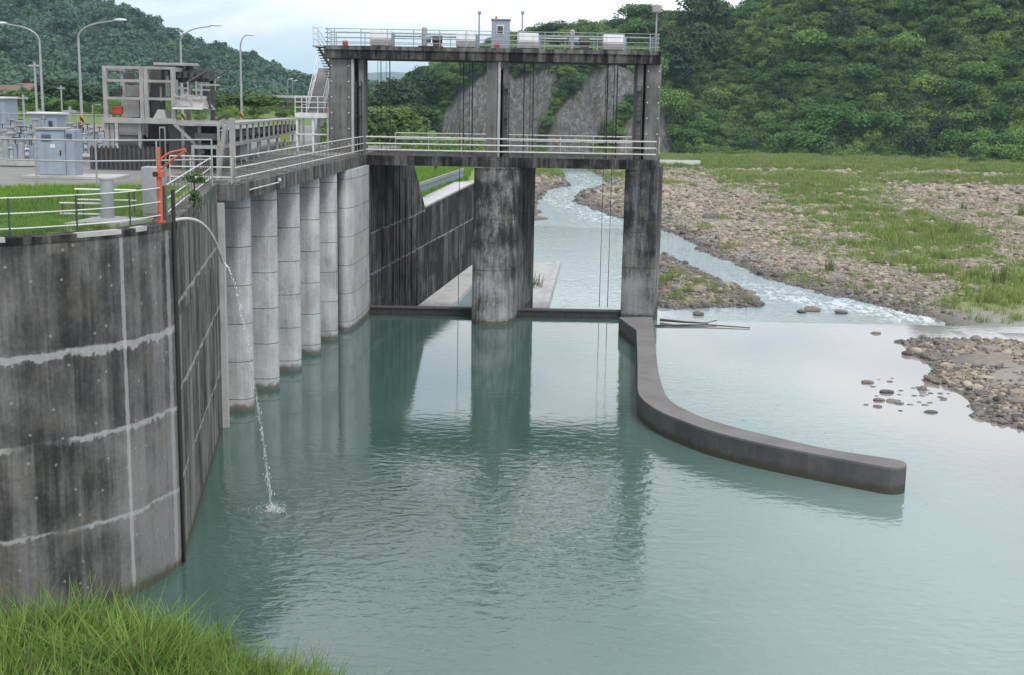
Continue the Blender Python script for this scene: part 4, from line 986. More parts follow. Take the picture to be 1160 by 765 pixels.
# gates
for x0, x1, lab in ((-8.96, -2.44, 'dark steel gate leaf closing the left bay at the waterline'), (-.02, 6.85, 'dark steel gate leaf closing the right bay at the waterline')):
    g = empty('sluice_gate', ((x0+x1)/2, 79.9, -1), lab, 'sluice gate', 'sluice gates')
    MB().box(x0, x1, 79.75, 80.15, -3, .28).build('gate_leaf', M['gate'], g)
    MB().box(x0, x1, 79.68, 80.25, .281, .40).build('top_flange', M['steeld'], g, bevel=.02)
    mb = MB()
    for X_ in np.linspace(x0+.4, x1-.5, 7): mb.box(X_, X_+.08, 79.68, 79.749, -.4, .28)
    mb.build('stiffeners', M['gate'], g)
# hoist ropes
def rope(px, lower, lab, w=.028):
    X_ = aty(px, 100, 81).x
    o = MB().tube([(X_, 81, 15.66), (X_+.02, 81, 12.5), (X_+.03, 81, 9.88 if not lower else .41)], w, 6).build('hoist_rope', M['black']); tag(o, lab, 'rope', 'hoist ropes')
for px, lo, lab, w in [(428, 0, 'pale thin hoist rope nearest the left column', .015), (431.5, 0, 'second thin hoist rope from the left column', .03), (437.5, 0, 'thin hoist rope in the middle of the left trio', .015), (441.5, 0, 'thicker hoist rope right of the left trio', .035),
                       (525, 0, 'thick hoist rope left of the slim column', .04), (521, 1, 'long rope hanging through the lower deck into the left bay', .02), (531.5, 0, 'thin hoist rope of the pair before the slim column', .02), (535, 0, 'hoist rope closest to the slim column, left side', .04),
                       (593.5, 0, 'thick hoist rope right of the slim column', .04), (600.5, 0, 'thin hoist rope beside the thick pair right of the slim column', .02), (604, 0, 'outer thick hoist rope right of the slim column', .035),
                       (688, 0, 'thick hoist rope left of the right column', .045), (686, 1, 'long rope hanging down to the gate in the right bay, left one', .022), (695.5, 1, 'long rope hanging down to the gate in the right bay, right one', .022), (699, 0, 'outer thick hoist rope nearest the right column', .04)]:
    rope(px, lo, lab, w)

# railings -----------------------------------------------------------------
def railing(name, pts, z0, heights, spacing, label, rr=.03, pr=.035, mat='rail', pmat=None, cat='railing', group=None, posts_at=None):
    e = empty(name, (pts[0][0], pts[0][1], z0), label, cat, group)
    P = [Vector((a, b2, z0)) for a, b2 in pts]
    for h in heights: MB().tube([p+Vector((0, 0, h)) for p in P], rr, 8).build('rail', M[mat], e)
    tot = [0]
    for i in range(len(P)-1): tot.append(tot[-1]+(P[i+1]-P[i]).length)
    n = max(1, round(tot[-1]/spacing))
    for k in range(n+1):
        s = tot[-1]*k/n; i = max(j for j in range(len(tot)) if tot[j] <= s+1e-6); i = min(i, len(P)-2)
        q = P[i].lerp(P[i+1], (s-tot[i])/(tot[i+1]-tot[i]))
        MB().tube([q+Vector((0, 0, -.02)), q+Vector((0, 0, heights[0]))], pr, 8).build('post', M[pmat or mat], e)
    return e
railing('deck_railing', [(-9.2, 79.5), (8.65, 79.5)], 9.87, (1.12, .72, .34), 1.5, 'pale pipe railing along the near edge of the lower tower deck', .05, .022, 'rail', 'railpost')
railing('deck_railing', [(-8.2, 88.3), (9.8, 88.3)], 9.87, (1.12, .72), 2.2, 'pale pipe railing along the far edge of the lower tower deck', .045, .03)
railing('deck_railing', [(-11.7, 84), (-11.7, 79.8), (8.65, 79.8), (8.65, 84)], 16.42, (1.02, .78, .50, .24), 1.62, 'light steel railing along the near side of the top deck', .022, .028, 'galv')
railing('deck_railing', [(-11.6, 84.1), (8.55, 84.1)], 16.42, (1.02, .66, .32), 1.8, 'light steel railing along the far side of the top deck', .02, .025, 'galv')
railing('deck_railing', [(inx(51.3)-.12, 51.3), (inx(79)-.12, 79.1)], 9.93, (1.08, .66, .26), .95, 'pale weathered railing along the intake deck edge', .032, .022, 'rail', 'railpost')
railing('deck_railing', [(WALL2_END[0]-2, 51.5), (inx(51.4)-.3, 51.5)], 9.93, (1.08, .66, .26), .9, 'short pale railing closing the near end of the intake deck', .03, .022)
railing('deck_railing', [(CORNER[0]-.2, CORNER[1]+.3), (WALL2_END[0]-.2, WALL2_END[1])], 10, (1.0, .62, .24), 1.0, 'grey railing along the top of the side wall', .024, .02, 'rail', 'railpost')
# chain link fence on the retaining wall
FL = offset_line(WL, .22)[2:]
cf = railing('chain_link_fence', FL, 10, (.95, .57, .20), 1.7, 'chain link fence with three white rails on the curved wall top', .017, .026, 'white', 'post', 'fence')
mb = MB(); tot = [0]
FV = [Vector((a, b2)) for a, b2 in FL]
for i in range(len(FV)-1): tot.append(tot[-1]+(FV[i+1]-FV[i]).length)
def fpt(s, z):
    s = min(max(s, 0), tot[-1]-1e-4); i = max(j for j in range(len(tot)) if tot[j] <= s); q = FV[i].lerp(FV[i+1], (s-tot[i])/(tot[i+1]-tot[i])); return Vector((q.x, q.y, 10+z))
s0 = max(0, tot[-1]-11.5); st = .085; s = s0-.9
def wire(a, b2):
    d = (b2-a).normalized(); u = d.cross(Vector((0, 1, 0))).normalized()*.0042; w = d.cross(u).normalized()*.0042
    vs = [a+u, a-u*.5+w, a-u*.5-w, b2+u, b2-u*.5+w, b2-u*.5-w]; mb.add(vs, [(0, 1, 4, 3), (1, 2, 5, 4), (2, 0, 3, 5)])
while s < tot[-1]:
    for sg in (1, -1):
        a0, a1 = (s, s+.92) if sg > 0 else (s+.92, s)
        if min(a0, a1) >= s0-.95 and max(a0, a1) <= tot[-1]:
            prev = fpt(a0, .03)
            for k in (1, 2): nx = fpt(a0+(a1-a0)*k/2, .03+.92*k/2); wire(prev, nx); prev = nx
    s += st
mb.build('wire_mesh', M['steeld'], cf)
MB().tube([(CORNER[0]-.2, CORNER[1], 9.9), (CORNER[0]-.2, CORNER[1], 11.0)], .055, 8).build('post', M['post'], cf)

# top deck machinery ---------------------------------------------------------
def hoist(pxa, pxb, lab):
    x0, x1 = aty(pxa, 45, 81).x, aty(pxb, 45, 81).x
    e = empty('hoist_housing', ((x0+x1)/2, 81, 16.42), lab, 'hoist', 'white hoist housings')
    MB().box(x0, x1, 80.5, 81.6, 16.50, 16.86).build('base', M['steelc'], e, bevel=.02)
    MB().add([(x0, 80.5, 16.862), (x1, 80.5, 16.862), (x1, 81.6, 16.862), (x0, 81.6, 16.862), (x0, 80.62, 17.42), (x1, 80.62, 17.42), (x1, 81.48, 17.42), (x0, 81.48, 17.42)], [(0, 1, 5, 4), (1, 2, 6, 5), (2, 3, 7, 6), (3, 0, 4, 7), (4, 5, 6, 7), (3, 2, 1, 0)]).build('cover', M['white'], e, bevel=.03)
    for x in (x0+.1, x1-.22): MB().box(x, x+.12, 80.55, 81.5, 16.42, 16.50).build('foot', M['black'], e)
    MB().box(x1+.003, x1+.14, 80.7, 81.4, 16.45, 17.3).build('end_plate', M['bluedark'], e)
hoist(420, 444, 'white hoist housing nearest the left end of the top deck')
hoist(517, 539, 'white hoist housing just left of the blue-grey cabin')
hoist(586, 610, 'white hoist housing just right of the blue-grey cabin')
hoist(683, 707, 'white hoist housing nearest the right end of the top deck')
def motor(pxc, xa, xb, lab):
    x = aty(pxc, 45, 81).x; e = empty('hoist_motor', (x, 81, 16.42), lab, 'motor', 'hoist motors')
    MB().box(x-.75, x+.75, 80.6, 81.4, 16.42, 16.54).build('bedplate', M['black'], e)
    MB().tube([(x-.55, 81, 17.0), (x+.0, 81, 17.0)], .26, 14).build('gearbox', M['bluedark'], e)
    MB().tube([(x-.38, 80.9, 16.5), (x-.38, 80.9, 17.5)], .17, 12).ball((x-.38, 80.9, 17.55), .17, .17, .14).build('brake_drum', M['steelc'], e)
    MB().tube([(x+.1, 81, 16.95), (x+.7, 81, 16.95)], .24, 14).box(x+.15, x+.65, 80.8, 81.2, 16.54, 16.75).build('motor_body', M['steeld'], e)
    MB().tube([(aty(xa, 45, 81).x+.16, 81.1, 17.12), (aty(xb, 45, 81).x-.02, 81.1, 17.12)], .06, 10).build('drive_shaft', M['galv'], e)
motor(488, 444, 517, 'grey hoist motor with drive shaft between the two left housings')
motor(655, 610, 683, 'grey hoist motor with drive shaft between the two right housings')
x0, x1 = aty(557, 40, 81).x, aty(577.5, 40, 81).x
cb = empty('control_cabin', ((x0+x1)/2, 81, 16.42), 'blue-grey control cabin with a small window on the top deck', 'cabin')
MB().box(x0, x1, 80.4, 81.6, 16.42, 18.15).build('body', M['blue'], cb, bevel=.02)
MB().box(x0-.06, x1+.06, 80.33, 81.67, 18.152, 18.22).build('roof', M['bluedark'], cb, bevel=.015)
w = MB().box(x0+.30, x1-.36, 80.36, 80.398, 17.3, 17.85).build('window', M['white'], cb)
MB().box(x0+.36, x1-.42, 80.34, 80.358, 17.36, 17.79).build('pane', M['glass'], w)
MB().tube([((x0+x1)/2-.3, 81, 18.22), ((x0+x1)/2-.3, 81, 18.4)], .06, 8).build('beacon', M['red'], cb)
for px, lab in ((391, 'small red box on the top deck near its left end'), (563, 'small red box on the deck in front of the blue-grey cabin')):
    x = aty(px, 48, 80.1).x; o = MB().box(x-.15, x+.15, 80.0, 80.3, 16.42, 16.72).tube([(x-.15, 80.15, 16.72), (x, 80.15, 16.78), (x+.15, 80.15, 16.72)], .015, 6).build('fire_box', M['red'], bevel=.02); tag(o, lab, 'red box', 'red boxes on the top deck')
for px, yt, lab, big in ((543, 14, 'thin lamp post left of the blue-grey cabin on the top deck', 0), (592, 14, 'thin lamp post right of the blue-grey cabin on the top deck', 0), (744.5, 5, 'floodlight post at the right end of the top deck', 1)):
    v = aty(px, yt, 82); e = empty('deck_lamp', (v.x, 82, 16.42), lab, 'lamp', 'lamp posts on the top deck')
    MB().tube([(v.x, 82, 16.42), (v.x, 82, v.z)], .05, 8).build('pole', M['galv'], e)
    if big: MB().box(v.x-.3, v.x+.25, 81.7, 82.2, v.z-.5, v.z-.05).build('lamp_head', M['steelc'], e, bevel=.03)
    else: MB().box(v.x-.10, v.x+.12, 81.9, 82.1, v.z-.12, v.z+.06).build('lamp_head', M['bluedark'], e, bevel=.02)
# outside stairs
stt = empty('access_stairs', (-12.6, 82, 9.95), 'white steel stairs climbing beside the left tower column', 'stairs')
for x in (-13.6, -12.6, -11.68):
    for y in (80.6, 83): MB().box(x-.06, x+.06, y-.06, y+.06, 9.95, 12.25).build('leg', M['white'], stt)
MB().box(-13.75, -11.6, 80.5, 83.1, 12.2, 12.34).build('landing', M['steelc'], stt)
MB().box(-13.7, -11.6, 80.45, 80.497, 12.05, 12.34).box(-13.7, -11.6, 80.5, 80.56, 11.0, 11.08).build('cross_beam', M['white'], stt)
mb = MB()
for k in range(12):
    s = k/12; mb.box(-13.25, -12.35, 83+4.4*s, 83.35+4.4*s, 12.4+2.75*s, 12.46+2.75*s).box(-13.25, -12.35, 83.33+4.4*s, 83.35+4.4*s, 12.46+2.75*s, 12.63+2.75*s)
mb.build('lower_flight', M['steelc'], stt)
MB().box(-13.3, -11.6, 87.4, 88.6, 15.1, 15.2).build('landing', M['steelc'], stt)
for x in (-13.3, -12.3):
    MB().bar((x, 83, 12.35), (x, 87.4, 15.1), .05, .28).build('stringer', M['white'], stt)
    mb = MB()
    for h in (.5, 1.0): mb.tube([(x, 80.6, 12.34+h), (x, 83, 12.34+h), (x, 87.4, 15.1+h), (x, 88.5, 15.1+h)], .028, 6)
    for s in np.linspace(0, 1, 6): mb.tube([(x, 83+4.4*s, 12.34+2.75*s), (x, 83+4.4*s, 13.34+2.75*s)], .024, 6)
    mb.tube([(x, 80.6, 12.34), (x, 80.6, 13.34)], .028, 6).build('handrail', M['white'], stt)
mb = MB()
for h in (.33, .66, 1.0): mb.tube([(-13.7, 80.55, 12.34+h), (-11.65, 80.55, 12.34+h)], .026, 6)
for x in (-13.7, -13.0, -12.3, -11.65): mb.tube([(x, 80.55, 12.3), (x, 80.55, 13.34)], .026, 6)
mb.tube([(-13.3, 88.5, 16.1), (-11.7, 88.5, 16.1)], .026, 6)
mb.build('guard_rail', M['white'], stt)
mb = MB()
for k in range(9):
    s = k/9; mb.box(-12.35+.55*s, -11.78+.0*s, 87.2-5.5*s-.3, 87.2-5.5*s, 15.2+1.15*s, 15.26+1.15*s)
mb.bar((-12.35, 87.2, 15.1), (-12.35, 81.5, 16.35), .05, .25)
mb.build('upper_flight', M['steeld'], stt)
MB().box(-12.45, -11.76, 79.7, 81.6, 16.33, 16.42).build('landing', M['steelc'], stt)
mb = MB()
for h in (.35, .7, 1.05): mb.tube([(-11.8, 79.75, 16.42+h), (-12.4, 79.75, 16.42+h), (-12.4, 81.6, 16.42+h), (-12.35, 86.9, 15.3+h)], .022, 6)
for x, y in ((-12.4, 79.75), (-12.4, 81.6)): mb.tube([(x, y, 16.4), (x, y, 17.55)], .03, 6)
mb.build('handrail', M['white'], stt)
o = MB(); mbv = []
for k in range(12):
    s = k/12; o.bar((-12.3+.06*k, 80.2, 16.3-.16*k), (-11.52, 80.2, 16.3-.16*k), .5, .05)
o.build('cantilever_steps', M['steeld'], stt)

# ================================================================== YARD THINGS
cbt = empty('equipment_cabinet', tpx(63, 53, T10), 'large pale blue equipment cabinet standing on the yard behind the grass', 'cabinet')
x, y, z = WLOC[cbt.name]
MB().box(x-.72, x+.42, y-.5, y+.6, z, z+1.9).build('body', M['blue'], cbt, bevel=.02)
MB().box(x+.423, x+.78, y-.4, y+.6, z, z+1.93).build('side_bay', M['blue'], cbt, bevel=.02)
MB().box(x-.76, x+.46, y-.56, y+.66, z+1.902, z+2.0).build('roof', M['steelc'], cbt, bevel=.02)
MB().box(x-.66, x+.36, y-.53, y-.503, z+.12, z+1.8).build('door', M['blue'], cbt, bevel=.008)
MB().box(x+.24, x+.29, y-.57, y-.532, z+.9, z+1.1).build('handle', M['black'], cbt)
mb = MB()
for k in range(6): mb.box(x-.5, x-.1, y-.545, y-.532, z+1.45+k*.05, z+1.47+k*.05).box(x+.48, x+.72, y-.42, y-.403, z+1.5+k*.05, z+1.52+k*.05)
mb.build('vent', M['black'], cbt)
for zz in (.3, 1.6): MB().box(x-.67, x-.62, y-.56, y-.532, z+zz, z+zz+.12).build('hinge', M['steelc'], cbt)
MB().box(x-.15, x+.05, y-.54, y-.532, z+1.2, z+1.34).build('plate', M['white'], cbt)
MB().box(x-1.2, x+2.6, y-1.0, y+1.0, z-.02, z+.08).build('plinth', M['pale'], cbt)
def hut(px, Y, w, h, d, lab):
    x, y, z = tpx(px, Y, T10); e = empty('equipment_hut', (x, y, z), lab, 'hut', 'pale blue huts')
    MB().box(x-w/2, x+w/2, y-d/2, y+d/2, z, z+h).build('body', M['blue'], e, bevel=.02)
    MB().box(x-w/2-.15, x+w/2+.15, y-d/2-.15, y+d/2+.15, z+h+.002, z+h+.14).build('roof', M['white'], e, bevel=.02)
    ww = MB().box(x+w*.18, x+w*.36, y-d/2-.04, y-d/2-.003, z+h*.4, z+h*.78).build('window', M['bluedark'], e); MB().box(x+w*.2, x+w*.34, y-d/2-.06, y-d/2-.042, z+h*.45, z+h*.74).build('pane', M['glass'], ww)
    MB().box(x-w*.35, x-w*.1, y-d/2-.03, y-d/2-.003, z+.05, z+h*.75).build('door', M['bluedark'], e)
hut(53, 92, 1.9, 1.75, 2, 'pale blue hut with a small dark window behind the large cabinet')
hut(-8, 100, 2.7, 2.7, 2.5, 'pale blue hut cut by the left edge of the photo')
# grey pedestal, box, slab, rails and davit on the lawn
x, y, z = tpx(116.5, 35.7, T10)
pd = empty('pedestal_post', (x, y, z), 'blue-grey round pedestal post on a concrete slab in the grass', 'post')
MB().tube([(x, y, z+.05), (x, y, z+1.12)], .185, 20).build('body', M['bluedark'] if False else M['galv'], pd); MB().tube([(x, y, z+1.121), (x, y, z+1.16)], .20, 20).build('cap', M['galv'], pd)
o = MB().prism([(-12.0, 33.9), (-10.6, 34.3), (-10.15, 35.6), (-11.7, 36.5)], 9.95, 10.06).build('concrete_slab', M['pale'], bevel=.02); tag(o, 'flat pale concrete slab under the round pedestal post', 'slab')
x, y, z = tpx(169, 37.0, T10)
gb = empty('meter_box', (x, y, z), 'grey upright meter box behind the orange-red davit', 'meter box')
MB().box(x-.26, x+.34, y-.2, y+.3, z, z+1.42).build('body', M['galv'], gb, bevel=.02); MB().box(x-.2, x+.28, y-.225, y-.203, z+.1, z+1.32).build('door', M['galv'], gb); MB().box(x+.2, x+.24, y-.26, y-.228, z+.65, z+.8).build('handle', M['black'], gb)
x, y, z = tpx(177, 35.3, T10)
dv = empty('davit_crane', (x, y, z), 'orange-red davit crane by the fence corner', 'davit')
MB().tube([(x, y, z), (x, y, z+1.35)], .075, 12).build('mast', M['orange'], dv)
MB().tube([(x, y, z+1.35), (x, y, z+2.05)], .05, 10).build('upper_mast', M['orange'], dv)
MB().tube([(x, y, z+1.7), (x+.35, y-.1, z+1.92), (x+.80, y-.2, z+2.02)], .03, 8).tube([(x, y, z+1.42), (x+.4, y-.1, z+1.72), (x+.80, y-.2, z+1.98)], .03, 8).build('jib', M['orange'], dv)
MB().box(x-.14, x+.12, y-.13, y+.13, z+1.25, z+1.4).build('collar', M['orange'], dv); MB().tube([(x-.06, y-.2, z+1.33), (x-.06, y-.1, z+1.33)], .07, 12).build('winch_drum', M['black'], dv)
MB().box(x-.13, x+.13, y-.13, y+.13, z, z+.05).build('base_plate', M['orange'], dv)
for i, (pa, pb, Y, h, lab) in enumerate([(84, 154, 37.2, .72, 'white pipe barrier standing behind the round pedestal post'), (66, 120, 36.0, .42, 'lower white pipe barrier left of the round pedestal post')]):
    xa, xb = aty(pa, 200, Y).x, aty(pb, 200, Y).x
    e = empty('pipe_barrier', ((xa+xb)/2, Y, T10), lab, 'barrier', 'white pipe barriers in the grass')
    for k in (h, h-.3): MB().tube([(xa, Y, T10+k), (xb, Y, T10+k)], .028, 8).build('rail', M['white'], e)
    for xx in (xa+.08, (xa+xb)/2, xb-.08): MB().tube([(xx, Y, T10-.02), (xx, Y, T10+h)], .024, 8).build('post', M['post'], e)
# climbing plant at the fence
v = aty(219, 200, 41.2)
e = empty('climbing_plant', (v.x, 41.2, 9.9), 'leafy green climber growing over the side wall railing', 'climber')
me = crown_mesh('foliage', M['leafB'], 812, 12, 40, .22, 1.0); o = bpy.data.objects.new('foliage', me); COL.objects.link(o); o.parent = e; o.location = (0, 0, .85); o.scale = (.42, .42, .35)
me = crown_mesh('foliage', M['leafB'], 813, 8, 30, .3, 1.0); o = bpy.data.objects.new('foliage', me); COL.objects.link(o); o.parent = e; o.location = (.1, -.4, .2); o.scale = (.28, .3, .4)
MB().tube([(v.x, 41.2, 9.9), (v.x+.05, 41.15, 10.4), (v.x, 41.2, 10.9)], .03, 6).build('stem', M['bark'], e)

# yard railings (behind)
railing('yard_railing', [tuple(tpx(-30, 47, 0)[:2]), tuple(tpx(84, 46.5, 0)[:2]), tuple(tpx(150, 47.5, 0)[:2]), tuple(tpx(238, 49.5, 0)[:2])], T10, (1.75, 1.0), 2.0, 'galvanised two-rail railing behind the lawn and cabinet', .03, .035, 'galv')
railing('yard_railing', [tuple(tpx(-30, 72, 0)[:2]), tuple(tpx(125, 72, 0)[:2])], T10, (2.15, 1.1), 2.0, 'far galvanised railing behind the blue cabinet', .03, .035, 'galv')
# low pump and valve units
def unit(i):
    x, y, z = 0, 0, 0
    e = empty('valve_unit', (x, y, z), 'u', 'valve', 'grey valve units in the yard')
    MB().box(-.5, .5, -.3, .3, 0, .25).build('base', M['pale'], e, bevel=.02)
    MB().tube([(-.22, 0, .25), (-.22, 0, 1.25)], .17, 12).build('cylinder', M['galv'], e)
    MB().tube([(.25, 0, .25), (.25, 0, 1.0)], .13, 12).build('cylinder', M['bluedark'], e)
    MB().tube([(-.22, -.02, .8), (.25, -.02, .8)], .07, 8).build('pipe', M['galv'], e)
    MB().tube([(-.22, 0, 1.251), (-.22, 0, 1.32)], .24, 12).build('flange', M['galv'], e)
    MB().tube([(.25, 0, 1.0), (.25, 0, 1.3)], .03, 6).tube([(.1, 0, 1.3), (.4, 0, 1.3)], .03, 6).build('handwheel', M['black'], e)
    return e
u0 = unit(0); spots = [(8, 60), (26, 60), (95, 66), (110, 66), (6, 72), (28, 74), (92, 80), (106, 80), (15, 82), (36, 66)]
names = ['nearest grey valve unit at the left frame edge', 'grey valve unit just left of the blue cabinet', 'grey valve unit right of the blue cabinet', 'grey valve unit beside the steel frame foot', 'valve unit behind the railing at the left edge', 'farther valve unit above the one by the cabinet', 'far valve unit behind the cabinet right side', 'far valve unit near the striped lamp pole', 'distant valve unit below the blue hut, left', 'valve unit hidden partly by the blue cabinet left side']
for i, ((px, Y), nm) in enumerate(zip(spots, names)):
    loc = tpx(px, Y, T10)
    if i == 0: u0.location = loc; u0['label'] = nm
    else: copy_tree(u0, loc, nm, rotz=[0, .4, 3.1][i % 3], scale=random.uniform(.9, 1.15))
for i in range(16):
    px = random.uniform(-12, 112); Y = random.choice((63, 69, 77, 85)); copy_tree(u0, tpx(px, Y, T10), 'distant grey valve unit among many on the yard behind the railings', rotz=random.uniform(-.4, .4), scale=random.uniform(.75, 1.2))
for i, (xa, xb, Y, z) in enumerate([(-24, -15.5, 62.5, .35), (-27, -17, 68, .5), (-30, -19, 76, .6)]):
    o = MB().tube([(xa, Y, T10+z), (xb, Y, T10+z)], .14, 10).box(xa+1, xa+1.3, Y-.2, Y+.2, T10-.02, T10+z).box(xb-1.3, xb-1, Y-.2, Y+.2, T10-.02, T10+z).tube([(xb-2.5, Y, T10+z), (xb-2.5, Y, T10+z+.6)], .1, 8).build('yard_pipe', M[('galv', 'bluedark', 'steelc')[i]]); tag(o, ('nearest grey pipe run low across the yard', 'middle blue-grey pipe run across the yard', 'farthest rusty grey pipe run across the yard')[i], 'pipe')
# street lamps
def street_lamp(px, Y, ytop, dirx, L, lab, band=True):
    v = aty(px, ytop, Y); x, z1 = v.x, v.z; e = empty('street_lamp', (x, Y, T10), lab, 'street lamp', 'street lamps in the plant yard')
    H = z1-T10
    MB().tube([(x, Y, T10), (x, Y, T10+H*.5), (x, Y, T10+H*.86)], .13, 10, .085).build('pole', M['galv'], e)
    pts = []
    for k in range(9):
        s = k/8; a = s*PI/2*.86; pts.append((x+dirx*L*(1-math.cos(a)), Y-.2*s, T10+H*.86+H*.14*math.sin(a)/math.sin(PI/2*.86)))
    ex = pts[-1][0]+dirx*L*.35; pts.append((ex, Y-.3, T10+H*1.015)); MB().tube(pts, .075, 8, .05).build('arm', M['galv'], e)
    MB().ball((ex+dirx*.42, Y-.32, T10+H*1.02+.03), .52, .17, .10, 12, 6).build('lamp_head', M['white'], e)
    if band: MB().tube([(x, Y, T10+.35), (x, Y, T10+1.6)], .142, 12).build('warning_band', M['stripe'], e)
    return e
street_lamp(44, 106, 30, -1, 2.2, 'street lamp arching left out of the photo, behind the pale hut')
street_lamp(88, 100, 25, 1, 2.6, 'tallest looking street lamp with striped base left of the steel frame')
street_lamp(204, 112, 31, 1, 2.4, 'street lamp rising behind the steel frame')
street_lamp(272, 128, 42, 1, .55, 'street lamp with short arm behind the conveyor')
for i, (px, Y, yt, lab) in enumerate([(238, 150, 118, 'small curved lamp right of the steel frame'), (326, 260, 92, 'slim lamp pole on the purple bridge, left one'), (331, 260, 94, 'slim lamp pole on the purple bridge, right one'), (234, 300, 92, 'thin far pole against the hill right of the steel frame'), (244, 310, 90, 'thin far pole, second right of the steel frame')]):
    v = aty(px, yt, Y); e = empty('small_lamp', (v.x, Y, T10), lab, 'lamp post', 'slender lamp posts far behind')
    r = .05+Y*.0002; MB().tube([(v.x, Y, T10), (v.x, Y, v.z), (v.x-.3 if i == 0 else v.x+.1, Y, v.z+.35), (v.x-1.2 if i == 0 else v.x+.5, Y, v.z+.45)], r, 6).build('pole', M['galv'], e)
    MB().ball((v.x-1.4 if i == 0 else v.x+.7, Y, v.z+.43), .35, .15, .1, 8, 5).build('lamp_head', M['white'], e)
for i, (px, yt, Y, lab) in enumerate([(39, 70, 95, 'plain pale pole standing just left of the first street lamp'), (69, 97, 140, 'utility pole in front of the dark tree'), (26, 107, 98, 'short post with a white lamp by the pale hut'), (79, 121, 80, 'concrete post behind the blue cabinet')]):
    v = aty(px, yt, Y); o = MB().tube([(v.x, Y, T10), (v.x, Y, v.z)], .09, 8).box(v.x-.4, v.x+.4, Y-.1, Y+.1, v.z-.35, v.z-.22).build('utility_pole', M['galv']); tag(o, lab, 'pole', 'poles in the plant yard')

# trash rake frame --------------------------------------------------------------
YF = 60.0
def fx(px): return aty(px, 100, YF).x
def fz(py, px=170): return aty(px, py, YF).z
fr = empty('trash_rake_frame', (fx(165), YF, T10), 'weathered grey steel frame of the trash removal machine with dark hoppers', 'machine frame')
cols = [118, 148, 162, 196]
for px in (119.5, 161, 166, 196.5):
    MB().box(fx(px)-.09, fx(px)+.09, YF-.12, YF+.12, T10+2.1 if px > 130 else T10, fz(76)).build('column', M['steelc'], fr)
for px in (119.5, 196.5, 225):
    MB().box(fx(px)-.1, fx(px)+.1, YF+2.6, YF+2.8, T10, fz(78)).build('column', M['steeld'] if px > 200 else M['steelc'], fr)
for py in (77, 92, 112): MB().box(fx(117.5), fx(198.5), YF-.1, YF+.1, fz(py)-.06, fz(py)+.06).build('beam', M['steelc'], fr)
MB().box(fx(116), fx(200), YF-.28, YF+.1, fz(137)-.12, fz(137)+.12).box(fx(200), fx(262), YF-.26, YF+.08, fz(138)-.15, fz(138)+.1).build('main_beam', M['steelc'], fr)
MB().box(fx(117), fx(228), YF+2.6, YF+2.75, fz(93), fz(90)).build('beam', M['steelc'], fr)
for px in (196.5, 119.5): MB().box(fx(px)-.08, fx(px)+.08, YF+.13, YF+2.58, fz(78)-.1, fz(78)+.08).build('beam', M['steelc'], fr)
mb = MB()
for px in np.linspace(168, 227, 9): mb.box(fx(px)-.12, fx(px)+.05, YF+1.0, YF+1.5, fz(90)+.1, fz(80))
mb.box(fx(166), fx(228), YF+1.5, YF+1.7, fz(92), fz(78)).build('machinery', M['steeld'], fr)
MB().box(fx(166), fx(212), YF+1.2, YF+2.4, fz(75)+.05, fz(71)+.03).build('top_platform', M['steelc'], fr, bevel=.03)
mb = MB()
for px in (171, 182, 193, 204): mb.tube([(fx(px), YF+1.8, fz(78)), (fx(px), YF+1.8, fz(74))], .16, 10)
mb.build('rollers', M['steeld'], fr)
MB().box(fx(139), fx(158), YF+.6, YF+.8, fz(112)+.1, fz(97)).build('side_panel', M['steelc'], fr)
MB().box(fx(136), fx(155), YF+.3, YF+.38, fz(133), fz(114)).build('side_panel', M['steelc'], fr)
MB().box(fx(124), fx(135.5), YF+.2, YF+.7, fz(130), fz(121.5)).build('red_box', M['red'], fr, bevel=.02)
MB().add([(fx(172), YF, fz(134)), (fx(187), YF, fz(134)), (fx(185), YF, fz(125)), (fx(178), YF, fz(124)), (fx(172), YF+1, fz(134)), (fx(187), YF+1, fz(134)), (fx(185), YF+1, fz(125)), (fx(178), YF+1, fz(124))], [(0, 1, 2, 3), (4, 7, 6, 5), (0, 3, 7, 4), (1, 5, 6, 2), (3, 2, 6, 7), (0, 4, 5, 1)]).build('chute', M['pale'], fr)
MB().add([(fx(199), YF-.4, fz(122)), (fx(231), YF-.4, fz(122)), (fx(226), YF+1.2, fz(108)), (fx(199), YF+1.2, fz(106)), (fx(199), YF+2.2, fz(124)), (fx(231), YF+2.2, fz(124))], [(0, 1, 2, 3), (3, 2, 5, 4), (0, 3, 4), (1, 5, 2), (0, 4, 5, 1)]).build('hopper', M['steelc'], fr)
MB().box(fx(198), fx(231.5), YF-.5, YF-.402, fz(123), fz(121)).build('hopper_rim', M['white'], fr)
mb = MB().bar((fx(200), YF-.45, fz(106)), (fx(207), YF-.45, fz(121)), .1, .1).bar((fx(214), YF-.45, fz(104)), (fx(220), YF-.45, fz(120)), .1, .1).box(fx(199), fx(213), YF-.55, YF-.42, fz(110), fz(108))
mb.build('brace', M['steelc'], fr)
MB().box(fx(167), fx(168)+.4, YF+.5, YF+1.4, T10+2.2, fz(92)).box(fx(150), fx(156), YF+.9, YF+1.6, T10+2.2, fz(114)).build('machinery', M['steeld'], fr)
mb = MB(); rc = random.Random(3)
for k in range(46):
    xx = fx(rc.uniform(122, 230)); zz = rc.uniform(T10+.2, fz(82)); yy = YF+rc.uniform(.4, 2.4); L = rc.uniform(.3, 1.5)
    if rc.random() < .5: mb.tube([(xx, yy, zz), (xx+L*rc.choice((0, 1)), yy+.2, zz+L*.6*rc.choice((0, 1))+.01)], rc.uniform(.03, .09), 7)
    else: mb.box(xx, xx+rc.uniform(.1, .5), yy, yy+.3, zz, zz+rc.uniform(.1, .6))
mb.build('machinery', M['steeld'], fr)['kind'] = 'stuff'
mb = MB()
